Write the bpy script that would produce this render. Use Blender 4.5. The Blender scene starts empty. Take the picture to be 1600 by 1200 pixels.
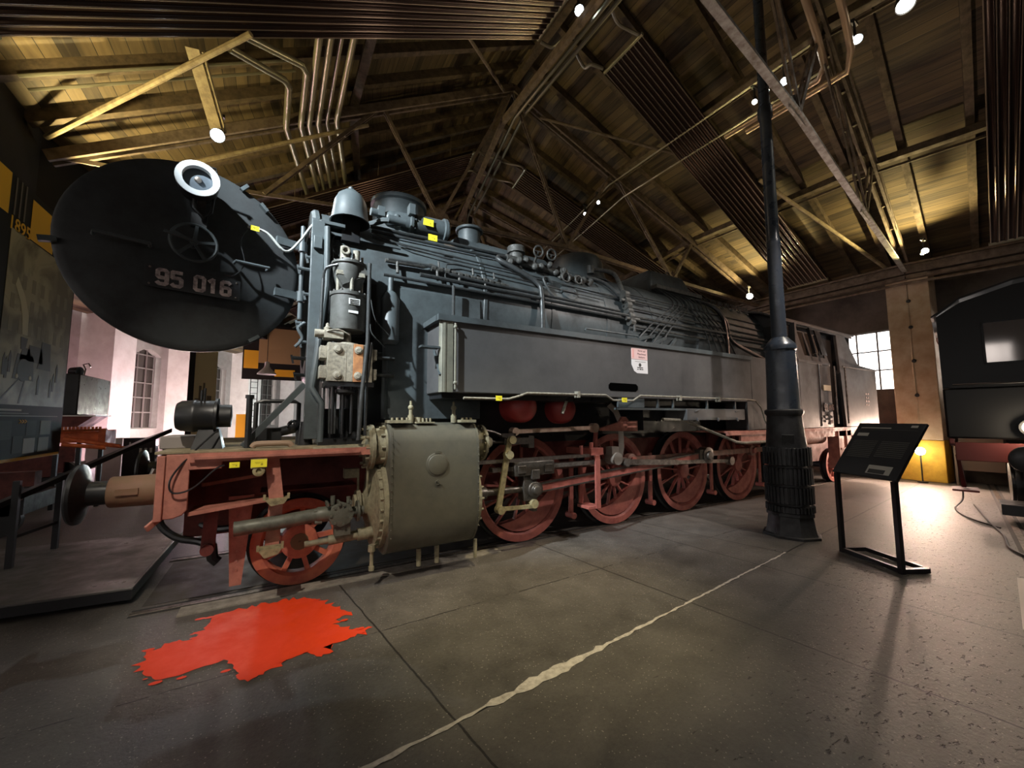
import bpy, bmesh, math, random
from mathutils import Vector, Matrix, Euler
random.seed(7)
S = bpy.context.scene
COL = S.collection
PI = math.pi

# ---------------------------------------------------------------- camera
cam = bpy.data.cameras.new('camera'); camo = bpy.data.objects.new('camera', cam); COL.objects.link(camo)
F_PX, YAW, PITCH, ROLL = 617.4, .5359, .0870, -.0041
cam.sensor_fit = 'HORIZONTAL'; cam.sensor_width = 36.0; cam.lens = F_PX / 1600 * 36
cam.clip_start = .05; cam.clip_end = 300
fw = Vector((math.sin(YAW)*math.cos(PITCH), math.cos(YAW)*math.cos(PITCH), math.sin(PITCH)))
r0 = Vector((math.cos(YAW), -math.sin(YAW), 0)); u0 = r0.cross(fw)
rr = r0*math.cos(ROLL) + u0*math.sin(ROLL); uu = u0*math.cos(ROLL) - r0*math.sin(ROLL)
M = Matrix((rr, uu, -fw)).transposed().to_4x4(); M.translation = Vector((-.2476, -5.4152, 1.6416))
camo.matrix_world = M
S.camera = camo

# ---------------------------------------------------------------- world, exposure
S.view_settings.view_transform = 'Standard'; S.view_settings.look = 'None'
S.view_settings.gamma = 1.0; S.view_settings.use_curve_mapping = False
S.view_settings.exposure = 0.0
W = bpy.data.worlds.new('daylight'); S.world = W; W.use_nodes = True
W.node_tree.nodes['Background'].inputs[0].default_value = (1.0, .93, .88, 1)
W.node_tree.nodes['Background'].inputs[1].default_value = 4.5

def light(kind, name, loc, power, col, target=None, size=.1, angle=60, blend=.5, sy=None, portal=False):
    d = bpy.data.lights.new(name, kind); d.energy = power; d.color = col
    o = bpy.data.objects.new(name, d); COL.objects.link(o); o.location = loc
    if kind == 'AREA':
        d.size = size
        if sy: d.shape = 'RECTANGLE'; d.size_y = sy
        if portal: d.cycles.is_portal = True
    else: d.shadow_soft_size = size
    if kind == 'SPOT': d.spot_size = math.radians(angle); d.spot_blend = blend
    if target is not None:
        o.rotation_euler = (Vector(target) - Vector(loc)).to_track_quat('-Z', 'Y').to_euler()
    return o
WARM = (1, .72, .30); YEL = (1, .80, .36); NEU = (1, .93, .80); COOL = (.86, .95, 1.0); PINK = (1, .62, .70); ROSE = (1, .66, .50)
light('SPOT', 'track_or_fill_spot', (-2.4, -2.9, 5.4), 3000, COOL, (1.2, -1.0, 3.1), .04, 44, .55)
light('SPOT', 'track_or_fill_spot', (-1.8, -4.6, 5.2), 800, (1, .90, .76), (-.1, -1.2, .85), .03, 34, .6)
light('SPOT', 'track_or_fill_spot', (1.7, -4.2, 7.6), 2000, (1, .86, .52), (1.9, -2.35, 0), .05, 30, 1.0)
light('SPOT', 'track_or_fill_spot', (7.6, -4.6, 7.3), 300, NEU, (4.5, -2.4, 0), .06, 80, .8)
light('SPOT', 'track_or_fill_spot', (6.0, -4.2, 5.0), 560, (1, .9, .84), (4.3, -1.1, 1.4), .06, 70, .8)  # added fill that lifts the tank side and wheels, no real lamp
light('SPOT', 'track_or_fill_spot', (10.2, -4.4, 6.0), 650, (1, .60, .42), (9.4, -1.3, 1.8), .06, 70, .8)  # added warm fill imitating window light on the cab
light('SPOT', 'roof_uplight', (-2.9, 3.3, 5.15), 420, YEL, (-2.0, 2.9, 6.6), .06, 128, .5)
light('SPOT', 'roof_uplight', (-2.8, 1.2, 5.1), 260, YEL, (-2.1, 1.4, 6.6), .06, 120, .5)
light('SPOT', 'roof_uplight', (12.7, 1.05, 5.55), 330, YEL, (11.6, 1.0, 7.2), .06, 140, .5)
light('SPOT', 'roof_uplight', (12.9, -2.5, 5.45), 360, YEL, (11.8, -2.5, 7.2), .06, 140, .5)
light('SPOT', 'window_light', (14.35, -.9, 3.3), 1250, ROSE, (8.5, -3.0, .6), .25, 110, .6)
light('SPOT', 'floor_lamp_light', (13.6, -2.0, 1.25), 500, (1, .70, .54), (9.0, -2.6, .6), .07, 165, .3)
light('POINT', 'floor_lamp_light', (13.4, -2.05, .6), 9, (1, .75, .5), size=.08)
for (x, y, z, p, c) in ((-3.9, 11.6, .5, 130, (1, .60, .68)), (-2.1, 14.2, .5, 150, (1, .66, .78)), (-3.6, 14.6, 1.2, 60, (1, .88, .78)), (-.8, 16.4, 1.5, 110, (.95, .95, .80)), (.9, 17.6, 1.5, 110, (.75, .93, 1))):
    light('POINT', 'wall_washer_light', (x, y, z), p*3.6, c, size=.2)
light('POINT', 'hall_fill_light', (-2.6, -.6, 3.9), 14, (1, .85, .55), size=.3)  # this and the following hall points are added ambient fill without fixtures
light('POINT', 'hall_fill_light', (2.6, .6, 6.2), 16, (1, .78, .58), size=.3)
light('POINT', 'hall_fill_light', (3.5, 5.5, 5.6), 20, (1, .62, .38), size=.4)
light('POINT', 'hall_fill_light', (8.5, 1.6, 5.6), 12, (1, .70, .40), size=.4)

# ---------------------------------------------------------------- materials
MATS = {}
def mat(name, col, rough=.5, metal=0, noise=None, bump=0, emit=None, scale=3.0, detail=8, spec=None):
    """noise = (colour2, amount) mixes a second paint / dirt colour in with noise."""
    if name in MATS: return MATS[name]
    m = bpy.data.materials.new(name); m.use_nodes = True; nt = m.node_tree; n = nt.nodes; b = n['Principled BSDF']
    b.inputs['Base Color'].default_value = (*col, 1); b.inputs['Roughness'].default_value = rough; b.inputs['Metallic'].default_value = metal
    if spec is not None: b.inputs['Specular IOR Level'].default_value = spec
    if noise or bump:
        tc = n.new('ShaderNodeNewGeometry'); nz = n.new('ShaderNodeTexNoise'); nz.inputs['Scale'].default_value = scale; nz.inputs['Detail'].default_value = detail
        nz.inputs['Roughness'].default_value = .65
        nt.links.new(tc.outputs['Position'], nz.inputs['Vector'])
    if noise:
        rp = n.new('ShaderNodeValToRGB'); rp.color_ramp.elements[0].position = .5 - .28*noise[1]; rp.color_ramp.elements[1].position = .62
        rp.color_ramp.elements[0].color = (*noise[0], 1); rp.color_ramp.elements[1].color = (*col, 1)
        nt.links.new(nz.outputs['Fac'], rp.inputs['Fac']); nt.links.new(rp.outputs['Color'], b.inputs['Base Color'])
        mr = n.new('ShaderNodeMapRange'); mr.inputs['To Min'].default_value = min(1, rough+.25); mr.inputs['To Max'].default_value = max(.05, rough-.12)
        mr.inputs['From Min'].default_value = .3; mr.inputs['From Max'].default_value = .7
        nt.links.new(nz.outputs['Fac'], mr.inputs['Value']); nt.links.new(mr.outputs['Result'], b.inputs['Roughness'])
    if bump:
        bp = n.new('ShaderNodeBump'); bp.inputs['Strength'].default_value = bump; bp.inputs['Distance'].default_value = .02
        nt.links.new(nz.outputs['Fac'], bp.inputs['Height']); nt.links.new(bp.outputs['Normal'], b.inputs['Normal'])
    if emit:
        b.inputs['Emission Color'].default_value = (*emit[0], 1); b.inputs['Emission Strength'].default_value = emit[1]
    MATS[name] = m
    return m
BLACK = mat('dusty_black_paint', (.080, .098, .104), .42, noise=((.026, .030, .032), .8), bump=.12, scale=2.2)
TANKM = mat('dull_tank_paint', (.085, .085, .085), .5, noise=((.045, .044, .045), .7), bump=.1, scale=1.1)
DARK = mat('black_iron', (.014, .015, .017), .34, noise=((.012, .012, .012), .5), scale=6)
DOORM = mat('black_door_paint', (.040, .045, .047), .45, noise=((.017, .018, .019), .6), scale=2.5, bump=.08)
CASE = mat('olive_casing', (.088, .082, .060), .46, noise=((.05, .047, .035), .9), scale=4, bump=.1)
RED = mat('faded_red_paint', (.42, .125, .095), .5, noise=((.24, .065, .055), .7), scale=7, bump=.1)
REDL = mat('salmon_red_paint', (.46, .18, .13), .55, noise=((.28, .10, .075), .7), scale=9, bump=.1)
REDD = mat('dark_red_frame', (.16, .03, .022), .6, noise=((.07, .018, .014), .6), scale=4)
STEEL = mat('worn_steel', (.30, .27, .24), .36, .75, noise=((.12, .10, .085), .6), scale=14)
OILY = mat('oily_steel', (.12, .105, .09), .34, .6, noise=((.05, .042, .036), .6), scale=12)
GREASE = mat('greased_brass', (.42, .36, .20), .45, .3, noise=((.2, .17, .1), .6), scale=20)
RUST = mat('rusty_orange', (.42, .19, .07), .75, noise=((.22, .10, .05), .6), scale=10, bump=.2)
WORN = mat('flaking_grey_iron', (.30, .28, .22), .6, noise=((.10, .09, .075), .9), scale=30, bump=.3)
WHITE = mat('white_enamel', (.78, .78, .76), .35)
PAPER = mat('paper', (.80, .79, .80), .6)
PINKP = mat('pink_notice', (.80, .55, .54), .6)
GLASS = mat('lens_glass', (.10, .12, .14), .05, .2)
PIPE = mat('boiler_pipe', (.060, .066, .068), .36, .3, noise=((.03, .032, .032), .5), scale=15)
YELTAG = mat('yellow_tag', (.9, .8, .04), .5)
INK = mat('ink', (.03, .03, .03), .6)
DIGIT = mat('weathered_numeral', (.60, .50, .48), .5, noise=((.22, .18, .18), .5), scale=30)
COPPER = mat('radiant_panel_brown', (.050, .031, .027), .24, .7)
PIPEB = mat('ceiling_pipe_steel', (.30, .28, .20), .30, .6)
RIBM = mat('rib_pipe_steel', (.34, .27, .22), .32, .7)
LEDGE = mat('iron_truss', (.17, .125, .088), .6, noise=((.07, .05, .035), .6), scale=6)
BEAMW = mat('white_stained_beam', (.42, .41, .38), .7, noise=((.18, .15, .12), .7), scale=9)
COLM = mat('column_grey_paint', (.026, .034, .046), .27, noise=((.018, .023, .03), .5), scale=5)
COLB = mat('column_base_iron', (.016, .0165, .018), .55, noise=((.009, .009, .009), .6), scale=10, bump=.2)
SIGNM = mat('black_powder_coat', (.012, .012, .014), .35)
PANELG = mat('platform_grey', (.105, .098, .092), .36, noise=((.07, .065, .06), .6), scale=3)
RAILM = mat('rail_steel', (.20, .17, .14), .4, .8, noise=((.09, .07, .055), .6), scale=20)
RAILB = mat('groove_black', (.02, .018, .016), .8)
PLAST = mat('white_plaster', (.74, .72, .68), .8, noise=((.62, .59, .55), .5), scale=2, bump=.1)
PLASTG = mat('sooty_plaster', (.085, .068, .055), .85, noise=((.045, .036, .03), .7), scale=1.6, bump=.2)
TIMB = mat('roof_timber', (.105, .073, .040), .7, noise=((.040, .028, .018), .8), scale=7, bump=.2)
SPOTM = mat('spot_housing', (.02, .02, .022), .4)
BULB = mat('lamp_glow', (1, 1, 1), .5, emit=((1, .93, .78), 30))
BULBC = mat('cool_lamp_glow', (1, 1, 1), .5, emit=((.82, .95, 1), 40))
ORANGE = mat('orange_machine_paint', (.75, .16, .03), .5, noise=((.45, .08, .02), .6), scale=6)
YELLOW = mat('poster_yellow', (.80, .46, .02), .6)
PBLACK = mat('poster_black', (.020, .020, .018), .6, spec=.12)
PGREY = mat('poster_grey', (.05, .05, .045), .6, spec=.12)
PILY = mat('painted_pillar', (.46, .36, .25), .75, noise=((.33, .23, .14), .8), scale=3, bump=.3)
PILB = mat('pillar_yellow_base', (.62, .36, .03), .7, noise=((.42, .24, .03), .6), scale=4, bump=.2)
WFRAME = mat('window_iron', (.06, .05, .045), .5)
DGLASS = mat('dark_window_pane', (.035, .030, .026), .12)
SPLASHRED = mat('splash_red', (.80, .055, .010), .45, noise=((.75, .05, .012), .5), scale=5, bump=.05)
MORTAR = mat('pale_mortar', (.55, .50, .44), .85, noise=((.28, .25, .21), .9), scale=22, bump=.4)
REDBLK = mat('tank_engine_black', (.008, .008, .008), .4, spec=.25)

def photo_mat(name, light_c, dark_c, scale, seed):
    m = mat(name, light_c, .5)
    nt = m.node_tree; n = nt.nodes; b = n['Principled BSDF']; g = n.new('ShaderNodeNewGeometry')
    nz = n.new('ShaderNodeTexNoise'); nz.inputs['Scale'].default_value = scale; nz.inputs['Detail'].default_value = 12; nz.inputs['Distortion'].default_value = seed
    nt.links.new(g.outputs['Position'], nz.inputs['Vector'])
    rp = n.new('ShaderNodeValToRGB'); rp.color_ramp.elements[0].position = .40; rp.color_ramp.elements[1].position = .56
    rp.color_ramp.elements[0].color = (*dark_c, 1); rp.color_ramp.elements[1].color = (*light_c, 1)
    nt.links.new(nz.outputs['Fac'], rp.inputs['Fac']); nt.links.new(rp.outputs['Color'], b.inputs['Base Color'])
    return m
PHOTO = photo_mat('sepia_photograph', (.40, .37, .23), (.17, .155, .095), 1.6, .8)
SEPL = mat('sepia_pale', (.58, .55, .36), .55); SEPD = mat('sepia_dark', (.07, .065, .045), .55)

# planks: boards run along U of the UV map, 0.16 m wide, with butt joints
def plank_mat():
    m = bpy.data.materials.new('roof_boards'); m.use_nodes = True; nt = m.node_tree; n = nt.nodes; L = nt.links; b = n['Principled BSDF']
    uv = n.new('ShaderNodeUVMap'); sp = n.new('ShaderNodeSeparateXYZ'); L.new(uv.outputs[0], sp.inputs[0])
    def mth(op, a, c=None):
        q = n.new('ShaderNodeMath'); q.operation = op
        for i, v in enumerate((a, c)):
            if v is None: continue
            if isinstance(v, (int, float)): q.inputs[i].default_value = v
            else: L.new(v, q.inputs[i])
        return q.outputs[0]
    row = mth('DIVIDE', sp.outputs[1], .19); rid = mth('FLOOR', row); fr = mth('FRACT', row)
    wn = n.new('ShaderNodeTexWhiteNoise'); wn.noise_dimensions = '1D'; L.new(rid, wn.inputs['W'])
    ed = mth('LESS_THAN', fr, .05)
    nz = n.new('ShaderNodeTexNoise'); nz.inputs['Scale'].default_value = 1.6; nz.inputs['Detail'].default_value = 10; nz.inputs['Distortion'].default_value = .9
    mp = n.new('ShaderNodeMapping'); mp.inputs['Scale'].default_value = (.5, 5, 1); L.new(uv.outputs[0], mp.inputs[0]); L.new(mp.outputs[0], nz.inputs['Vector'])
    f = mth('ADD', mth('MULTIPLY', nz.outputs['Fac'], .9), mth('MULTIPLY', wn.outputs['Value'], .45))
    rp = n.new('ShaderNodeValToRGB'); e = rp.color_ramp.elements
    e[0].position = .35; e[0].color = (.026, .018, .011, 1); e[1].position = .95; e[1].color = (.150, .106, .052, 1)
    L.new(f, rp.inputs['Fac'])
    mx = n.new('ShaderNodeMix'); mx.data_type = 'RGBA'; L.new(ed, mx.inputs['Factor']); L.new(rp.outputs['Color'], mx.inputs['A']); mx.inputs['B'].default_value = (.012, .009, .006, 1)
    L.new(mx.outputs['Result'], b.inputs['Base Color']); b.inputs['Roughness'].default_value = .75
    bp = n.new('ShaderNodeBump'); bp.inputs['Strength'].default_value = .4; bp.inputs['Distance'].default_value = .02
    L.new(mth('SUBTRACT', nz.outputs['Fac'], ed), bp.inputs['Height']); L.new(bp.outputs['Normal'], b.inputs['Normal'])
    return m
PLANK = plank_mat()

def floor_mat():
    m = bpy.data.materials.new('old_concrete'); m.use_nodes = True; nt = m.node_tree; n = nt.nodes; L = nt.links; b = n['Principled BSDF']
    g = n.new('ShaderNodeNewGeometry'); sp = n.new('ShaderNodeSeparateXYZ'); L.new(g.outputs['Position'], sp.inputs[0])
    def mth(op, a, c=None):
        q = n.new('ShaderNodeMath'); q.operation = op
        for i, v in enumerate((a, c)):
            if v is None: continue
            if isinstance(v, (int, float)): q.inputs[i].default_value = v
            else: L.new(v, q.inputs[i])
        return q.outputs[0]
    def noise(scale, det=6, ro=.6, dist=0):
        q = n.new('ShaderNodeTexNoise'); q.inputs['Scale'].default_value = scale; q.inputs['Detail'].default_value = det; q.inputs['Roughness'].default_value = ro; q.inputs['Distortion'].default_value = dist
        L.new(g.outputs['Position'], q.inputs['Vector']); return q.outputs['Fac']
    big = noise(.55, 5); mid = noise(3.2, 10, .7, .3); fine = noise(38, 4, .7); wob = noise(5, 4)
    rp = n.new('ShaderNodeValToRGB'); e = rp.color_ramp.elements
    e[0].position = .36; e[0].color = (.042, .037, .032, 1); e[1].position = .66; e[1].color = (.150, .135, .118, 1)
    L.new(mth('ADD', mth('MULTIPLY', big, .43), mth('ADD', mth('MULTIPLY', mid, .35), mth('MULTIPLY', fine, .22))), rp.inputs['Fac'])
    # pale aggregate flecks
    vo = n.new('ShaderNodeTexVoronoi'); vo.inputs['Scale'].default_value = 52; L.new(g.outputs['Position'], vo.inputs['Vector'])
    wn = n.new('ShaderNodeTexWhiteNoise'); L.new(vo.outputs['Color'], wn.inputs['Vector'])
    fleck = mth('MULTIPLY', mth('LESS_THAN', mth('ADD', vo.outputs['Distance'], mth('MULTIPLY', fine, .2)), .30), mth('GREATER_THAN', wn.outputs['Value'], .66))
    mx = n.new('ShaderNodeMix'); mx.data_type = 'RGBA'; L.new(mth('MULTIPLY', fleck, mth('MULTIPLY', mid, 1.1)), mx.inputs['Factor']); L.new(rp.outputs['Color'], mx.inputs['A']); mx.inputs['B'].default_value = (.42, .38, .33, 1)
    # chipped pits, mostly on the right slab
    mp = n.new('ShaderNodeMapping'); mp.inputs['Scale'].default_value = (11, 30, 1); mp.inputs['Rotation'].default_value = (0, 0, .95); L.new(g.outputs['Position'], mp.inputs[0])
    n2 = n.new('ShaderNodeTexNoise'); n2.inputs['Scale'].default_value = 1.0; n2.inputs['Detail'].default_value = 3; n2.inputs['Roughness'].default_value = .6; L.new(mp.outputs[0], n2.inputs['Vector'])
    reg = n.new('ShaderNodeMapRange'); reg.inputs['From Min'].default_value = .45; reg.inputs['From Max'].default_value = 1.05; reg.inputs['To Min'].default_value = .77; reg.inputs['To Max'].default_value = .615
    L.new(mth('ADD', mth('SUBTRACT', mth('MULTIPLY', sp.outputs[0], .09), mth('MULTIPLY', sp.outputs[1], .17)), mth('MULTIPLY', mth('SUBTRACT', big, .5), .5)), reg.inputs['Value'])
    ps = n.new('ShaderNodeMapRange'); ps.inputs['From Min'].default_value = 0; ps.inputs['From Max'].default_value = .05; L.new(mth('SUBTRACT', n2.outputs['Fac'], reg.outputs['Result']), ps.inputs['Value'])
    pit = ps.outputs['Result']
    # slab joints:   along the stall line and across
    def line(a, bb, c, w):
        d = mth('ADD', mth('ADD', mth('MULTIPLY', sp.outputs[0], a), mth('MULTIPLY', sp.outputs[1], bb)), c)
        d = mth('ADD', d, mth('MULTIPLY', mth('SUBTRACT', wob, .5), .03))
        return mth('LESS_THAN', mth('ABSOLUTE', d), w)
    j = line(-.1, 1, 3.35, .010)
    for (x0, y0, x1, y1) in ((.50, -2.09, .71, -3.64), (5.15, -2.96, 5.47, -4.59), (9.7, -2.5, 10.0, -4.3), (4.40, -2.15, 4.46, -2.85), (-3.6, -2.1, -3.4, -3.6), (3.0, -3.1, 3.25, -5.2)):
        dx, dy = x1-x0, y1-y0; q = math.hypot(dx, dy); a_, b_ = dy/q, -dx/q
        j = mth('MAXIMUM', j, line(a_, b_, -(a_*x0+b_*y0), .007))
    j = mth('MAXIMUM', j, mth('MULTIPLY', line(-.03, 1, 2.13, .006), mth('GREATER_THAN', mid, .48)))
    dk = mth('MAXIMUM', j, mth('MULTIPLY', pit, .75))
    m2 = n.new('ShaderNodeMix'); m2.data_type = 'RGBA'; L.new(dk, m2.inputs['Factor']); L.new(mx.outputs['Result'], m2.inputs['A']); m2.inputs['B'].default_value = (.022, .019, .017, 1)
    L.new(m2.outputs['Result'], b.inputs['Base Color'])
    mr = n.new('ShaderNodeMapRange'); mr.inputs['To Min'].default_value = .36; mr.inputs['To Max'].default_value = .66; L.new(mid, mr.inputs['Value']); L.new(mr.outputs['Result'], b.inputs['Roughness'])
    bp = n.new('ShaderNodeBump'); bp.inputs['Strength'].default_value = .75; bp.inputs['Distance'].default_value = .014
    h = mth('SUBTRACT', mth('ADD', mth('MULTIPLY', mid, .55), mth('MULTIPLY', fine, .34)), mth('MULTIPLY', dk, .8))
    L.new(h, bp.inputs['Height']); L.new(bp.outputs['Normal'], b.inputs['Normal'])
    return m
FLOORM = floor_mat()

# ---------------------------------------------------------------- mesh helpers
WM = {}
class MB:
    def __init__(s): s.bm = bmesh.new(); s.uv = s.bm.loops.layers.uv.new('UVMap'); s.i = 0; s.T = None
    def m(s, i): s.i = i; return s
    def v(s, p):
        p = Vector(p)
        if s.T is not None: p = s.T @ p
        return s.bm.verts.new(p)
    def f(s, vs):
        try: q = s.bm.faces.new(vs)
        except ValueError: return None
        q.material_index = s.i; return q
    def quad(s, pts, uvs=None):
        q = s.f([s.v(p) for p in pts])
        if uvs and q:
            for l, c in zip(q.loops, uvs): l[s.uv].uv = c
        return s
    def hexa(s, a, b):      # a, b : matching 4-loops
        A = [s.v(p) for p in a]; B = [s.v(p) for p in b]; n = len(A)
        s.f(A[::-1]); s.f(B)
        for i in range(n): s.f([A[i], A[(i+1) % n], B[(i+1) % n], B[i]])
        return s
    def box(s, x0, x1, y0, y1, z0, z1):
        return s.hexa([(x0, y0, z0), (x1, y0, z0), (x1, y1, z0), (x0, y1, z0)], [(x0, y0, z1), (x1, y0, z1), (x1, y1, z1), (x0, y1, z1)])
    def prism(s, pts, d):   # extrude polygon by vector
        d = Vector(d); return s.hexa(pts, [Vector(p)+d for p in pts])
    def frame(s, p, q, up=(0, 0, 1)):
        a = (Vector(q)-Vector(p)).normalized(); u = Vector(up)
        if abs(a.dot(u)) > .98: u = Vector((1, 0, 0)) if abs(a.x) < .9 else Vector((0, 1, 0))
        x = a.cross(u).normalized(); y = x.cross(a).normalized(); return a, x, y
    def bar(s, p, q, w, h, up=(0, 0, 1)):
        p, q = Vector(p), Vector(q); a, x, y = s.frame(p, q, up); c = [(-w/2, -h/2), (w/2, -h/2), (w/2, h/2), (-w/2, h/2)]
        return s.hexa([p+x*i+y*j for i, j in c], [q+x*i+y*j for i, j in c])
    def lathe(s, p, axis, prof, n=24, cap=True):   # prof: (t, r)
        p = Vector(p); a, x, y = s.frame((0, 0, 0), axis); rings = []
        for t, r in prof:
            if r < 1e-5: rings.append([s.v(p+a*t)])
            else: rings.append([s.v(p+a*t+(x*math.cos(2*PI*k/n)+y*math.sin(2*PI*k/n))*r) for k in range(n)])
        for A, B in zip(rings, rings[1:]):
            for k in range(n):
                k2 = (k+1) % n
                if len(A) == 1 and len(B) == 1: continue
                if len(A) == 1: s.f([A[0], B[k], B[k2]])
                elif len(B) == 1: s.f([A[k2], A[k], B[0]])
                else: s.f([A[k2], A[k], B[k], B[k2]])
        if cap:
            if len(rings[0]) > 1: s.f(rings[0])
            if len(rings[-1]) > 1: s.f(rings[-1][::-1])
        return s
    def cyl(s, p, q, r, r2=None, n=16, cap=True):
        d = Vector(q)-Vector(p); return s.lathe(p, d, [(0, r), (d.length, r if r2 is None else r2)], n, cap)
    def tube(s, pts, r, n=8, smooth=0):
        pts = [Vector(p) for p in pts]
        if smooth:
            out = []
            for i in range(len(pts)-1):
                p0 = pts[max(i-1, 0)]; p1 = pts[i]; p2 = pts[i+1]; p3 = pts[min(i+2, len(pts)-1)]
                for k in range(smooth):
                    t = k/smooth
                    out.append(.5*((2*p1)+(-p0+p2)*t+(2*p0-5*p1+4*p2-p3)*t*t+(-p0+3*p1-3*p2+p3)*t**3))
            pts = out+[pts[-1]]
        rings = []; px = None
        for i, p in enumerate(pts):
            a = (pts[min(i+1, len(pts)-1)]-pts[max(i-1, 0)]).normalized()
            if px is None: _, x, y = s.frame((0, 0, 0), a)
            else:
                x = (px-a*px.dot(a)).normalized()
            y = a.cross(x); px = x
            sc = 1
            if 0 < i < len(pts)-1:
                c = (pts[i]-pts[i-1]).normalized().dot((pts[i+1]-pts[i]).normalized()); sc = 1/max(.5, math.sqrt((1+c)/2))
            rings.append([s.v(p+(x*math.cos(2*PI*k/n)+y*math.sin(2*PI*k/n))*r) for k in range(n)])
        for A, B in zip(rings, rings[1:]):
            for k in range(n): s.f([A[k], A[(k+1) % n], B[(k+1) % n], B[k]])
        s.f(rings[0][::-1]); s.f(rings[-1]); return s
    def torus(s, c, axis, R, r, n=32, k=8, a0=0, a1=2*PI):
        c = Vector(c); a, x, y = s.frame((0, 0, 0), axis); full = abs(a1-a0-2*PI) < 1e-4; rings = []
        N = n if full else n+1
        for i in range(N):
            t = a0+(a1-a0)*i/n; d = x*math.cos(t)+y*math.sin(t)
            rings.append([s.v(c+d*(R+r*math.cos(2*PI*j/k))+a*(r*math.sin(2*PI*j/k))) for j in range(k)])
        for i in range(n):
            A, B = rings[i], rings[(i+1) % N]
            for j in range(k): s.f([A[j], B[j], B[(j+1) % k], A[(j+1) % k]])
        if not full: s.f(rings[0]); s.f(rings[-1][::-1])
        return s
    def ball(s, c, r, n=12, sq=1):
        return s.lathe(Vector(c)-Vector((0, 0, r*sq)), (0, 0, 1), [(r*sq*(1-math.cos(PI*i/8)), r*math.sin(PI*i/8)) for i in range(9)], n, False)
    def bolts(s, c, axis, R, nb, r=.014, h=.02, a0=0, a1=2*PI):
        c = Vector(c); a, x, y = s.frame((0, 0, 0), axis)
        for i in range(nb):
            t = a0+(a1-a0)*i/nb; p = c+(x*math.cos(t)+y*math.sin(t))*R
            s.lathe(p, a, [(0, r), (h, r)], 6)
        return s
    def text(s, txt, size, origin, xd, yd, depth=.004, bold=0, sx=1):
        cu = bpy.data.curves.new('t', 'FONT'); cu.body = txt; cu.size = size; cu.extrude = depth; cu.align_x = 'CENTER'; cu.align_y = 'CENTER'; cu.offset = bold; cu.resolution_u = 2
        o = bpy.data.objects.new('t', cu); COL.objects.link(o); dg = bpy.context.evaluated_depsgraph_get(); dg.update()
        me = bpy.data.meshes.new_from_object(o.evaluated_get(dg)); xd = Vector(xd).normalized(); yd = Vector(yd).normalized(); zd = xd.cross(yd)
        vs = [s.v(Vector(origin)+xd*sx*v.co.x+yd*v.co.y+zd*v.co.z) for v in me.vertices]
        for p in me.polygons: s.f([vs[i] for i in p.vertices])
        bpy.data.objects.remove(o); bpy.data.curves.remove(cu); bpy.data.meshes.remove(me); return s
    def build(s, name, mats, parent=None, bev=0, smooth=35, fixn=True):
        if not isinstance(mats, (list, tuple)): mats = [mats]
        if fixn: bmesh.ops.recalc_face_normals(s.bm, faces=s.bm.faces)
        me = bpy.data.meshes.new(name); s.bm.to_mesh(me); s.bm.free()
        for m_ in mats: me.materials.append(m_)
        if smooth: me.shade_smooth(); me.set_sharp_from_angle(angle=math.radians(smooth))
        o = bpy.data.objects.new(name, me); COL.objects.link(o)
        if parent is not None:
            w = WM[parent.name]; me.transform(w.inverted()); o.parent = parent; WM[o.name] = w.copy()
        else: WM[o.name] = Matrix.Identity(4)
        if bev:
            b = o.modifiers.new('bevel', 'BEVEL'); b.width = bev; b.segments = 2; b.limit_method = 'ANGLE'; b.angle_limit = math.radians(40)
        return o
GLY = {'9': [[(0, .1), (.1, 0), (.4, 0), (.5, .1), (.5, .9), (.4, 1), (.1, 1), (0, .9), (0, .55), (.1, .45), (.5, .45)]], '5': [[(.5, 1), (0, 1), (0, .58), (.4, .58), (.5, .48), (.5, .1), (.4, 0), (.1, 0), (0, .1)]],
       '0': [[(.1, 0), (.4, 0), (.5, .1), (.5, .9), (.4, 1), (.1, 1), (0, .9), (0, .1), (.1, 0)]], '1': [[(.02, .8), (.25, 1), (.25, 0)]], '6': [[(.5, .9), (.4, 1), (.1, 1), (0, .9), (0, .1), (.1, 0), (.4, 0), (.5, .1), (.5, .45), (.4, .55), (0, .55)]]}
def numerals(mb, txt, h, c, xd, yd, w=.2, dep=.006):
    xd, yd = Vector(xd).normalized(), Vector(yd).normalized(); zd = xd.cross(yd); adv = .80; tot = sum(.5 if ch == ' ' else adv for ch in txt)-.30; x = -tot/2
    for ch in txt:
        if ch == ' ': x += .5; continue
        for st_ in GLY[ch]:
            P = [Vector(c)+xd*(x+a)*h+yd*(b-.5)*h+zd*dep/2 for a, b in st_]
            for p, q in zip(P, P[1:]):
                e = (q-p).normalized()*h*w*.22; mb.bar(p-e, q+e, h*w, dep, zd)
        x += adv
def tag(o, label=None, cat=None, group=None, kind=None):
    if label: o['label'] = label
    if cat: o['category'] = cat
    if group: o['group'] = group
    if kind: o['kind'] = kind
    return o
def thing(name, loc, label, cat, group=None, rz=0):
    o = bpy.data.objects.new(name, None); COL.objects.link(o); o.empty_display_size = .1
    o.location = loc; o.rotation_euler = (0, 0, rz); WM[o.name] = Matrix.Translation(Vector(loc)) @ Matrix.Rotation(rz, 4, 'Z')
    return tag(o, label, cat, group)
def copy_tree(o, parent=None):
    c = o.copy(); COL.objects.link(c)
    if parent: c.parent = parent
    WM[c.name] = WM.get(o.name, Matrix.Identity(4)).copy()
    for ch in [k for k in list(bpy.data.objects) if k.parent == o]: copy_tree(ch, c)
    return c
def struct(mb, name, mats, **k):
    return tag(mb.build(name, mats, **k), kind='structure')

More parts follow.
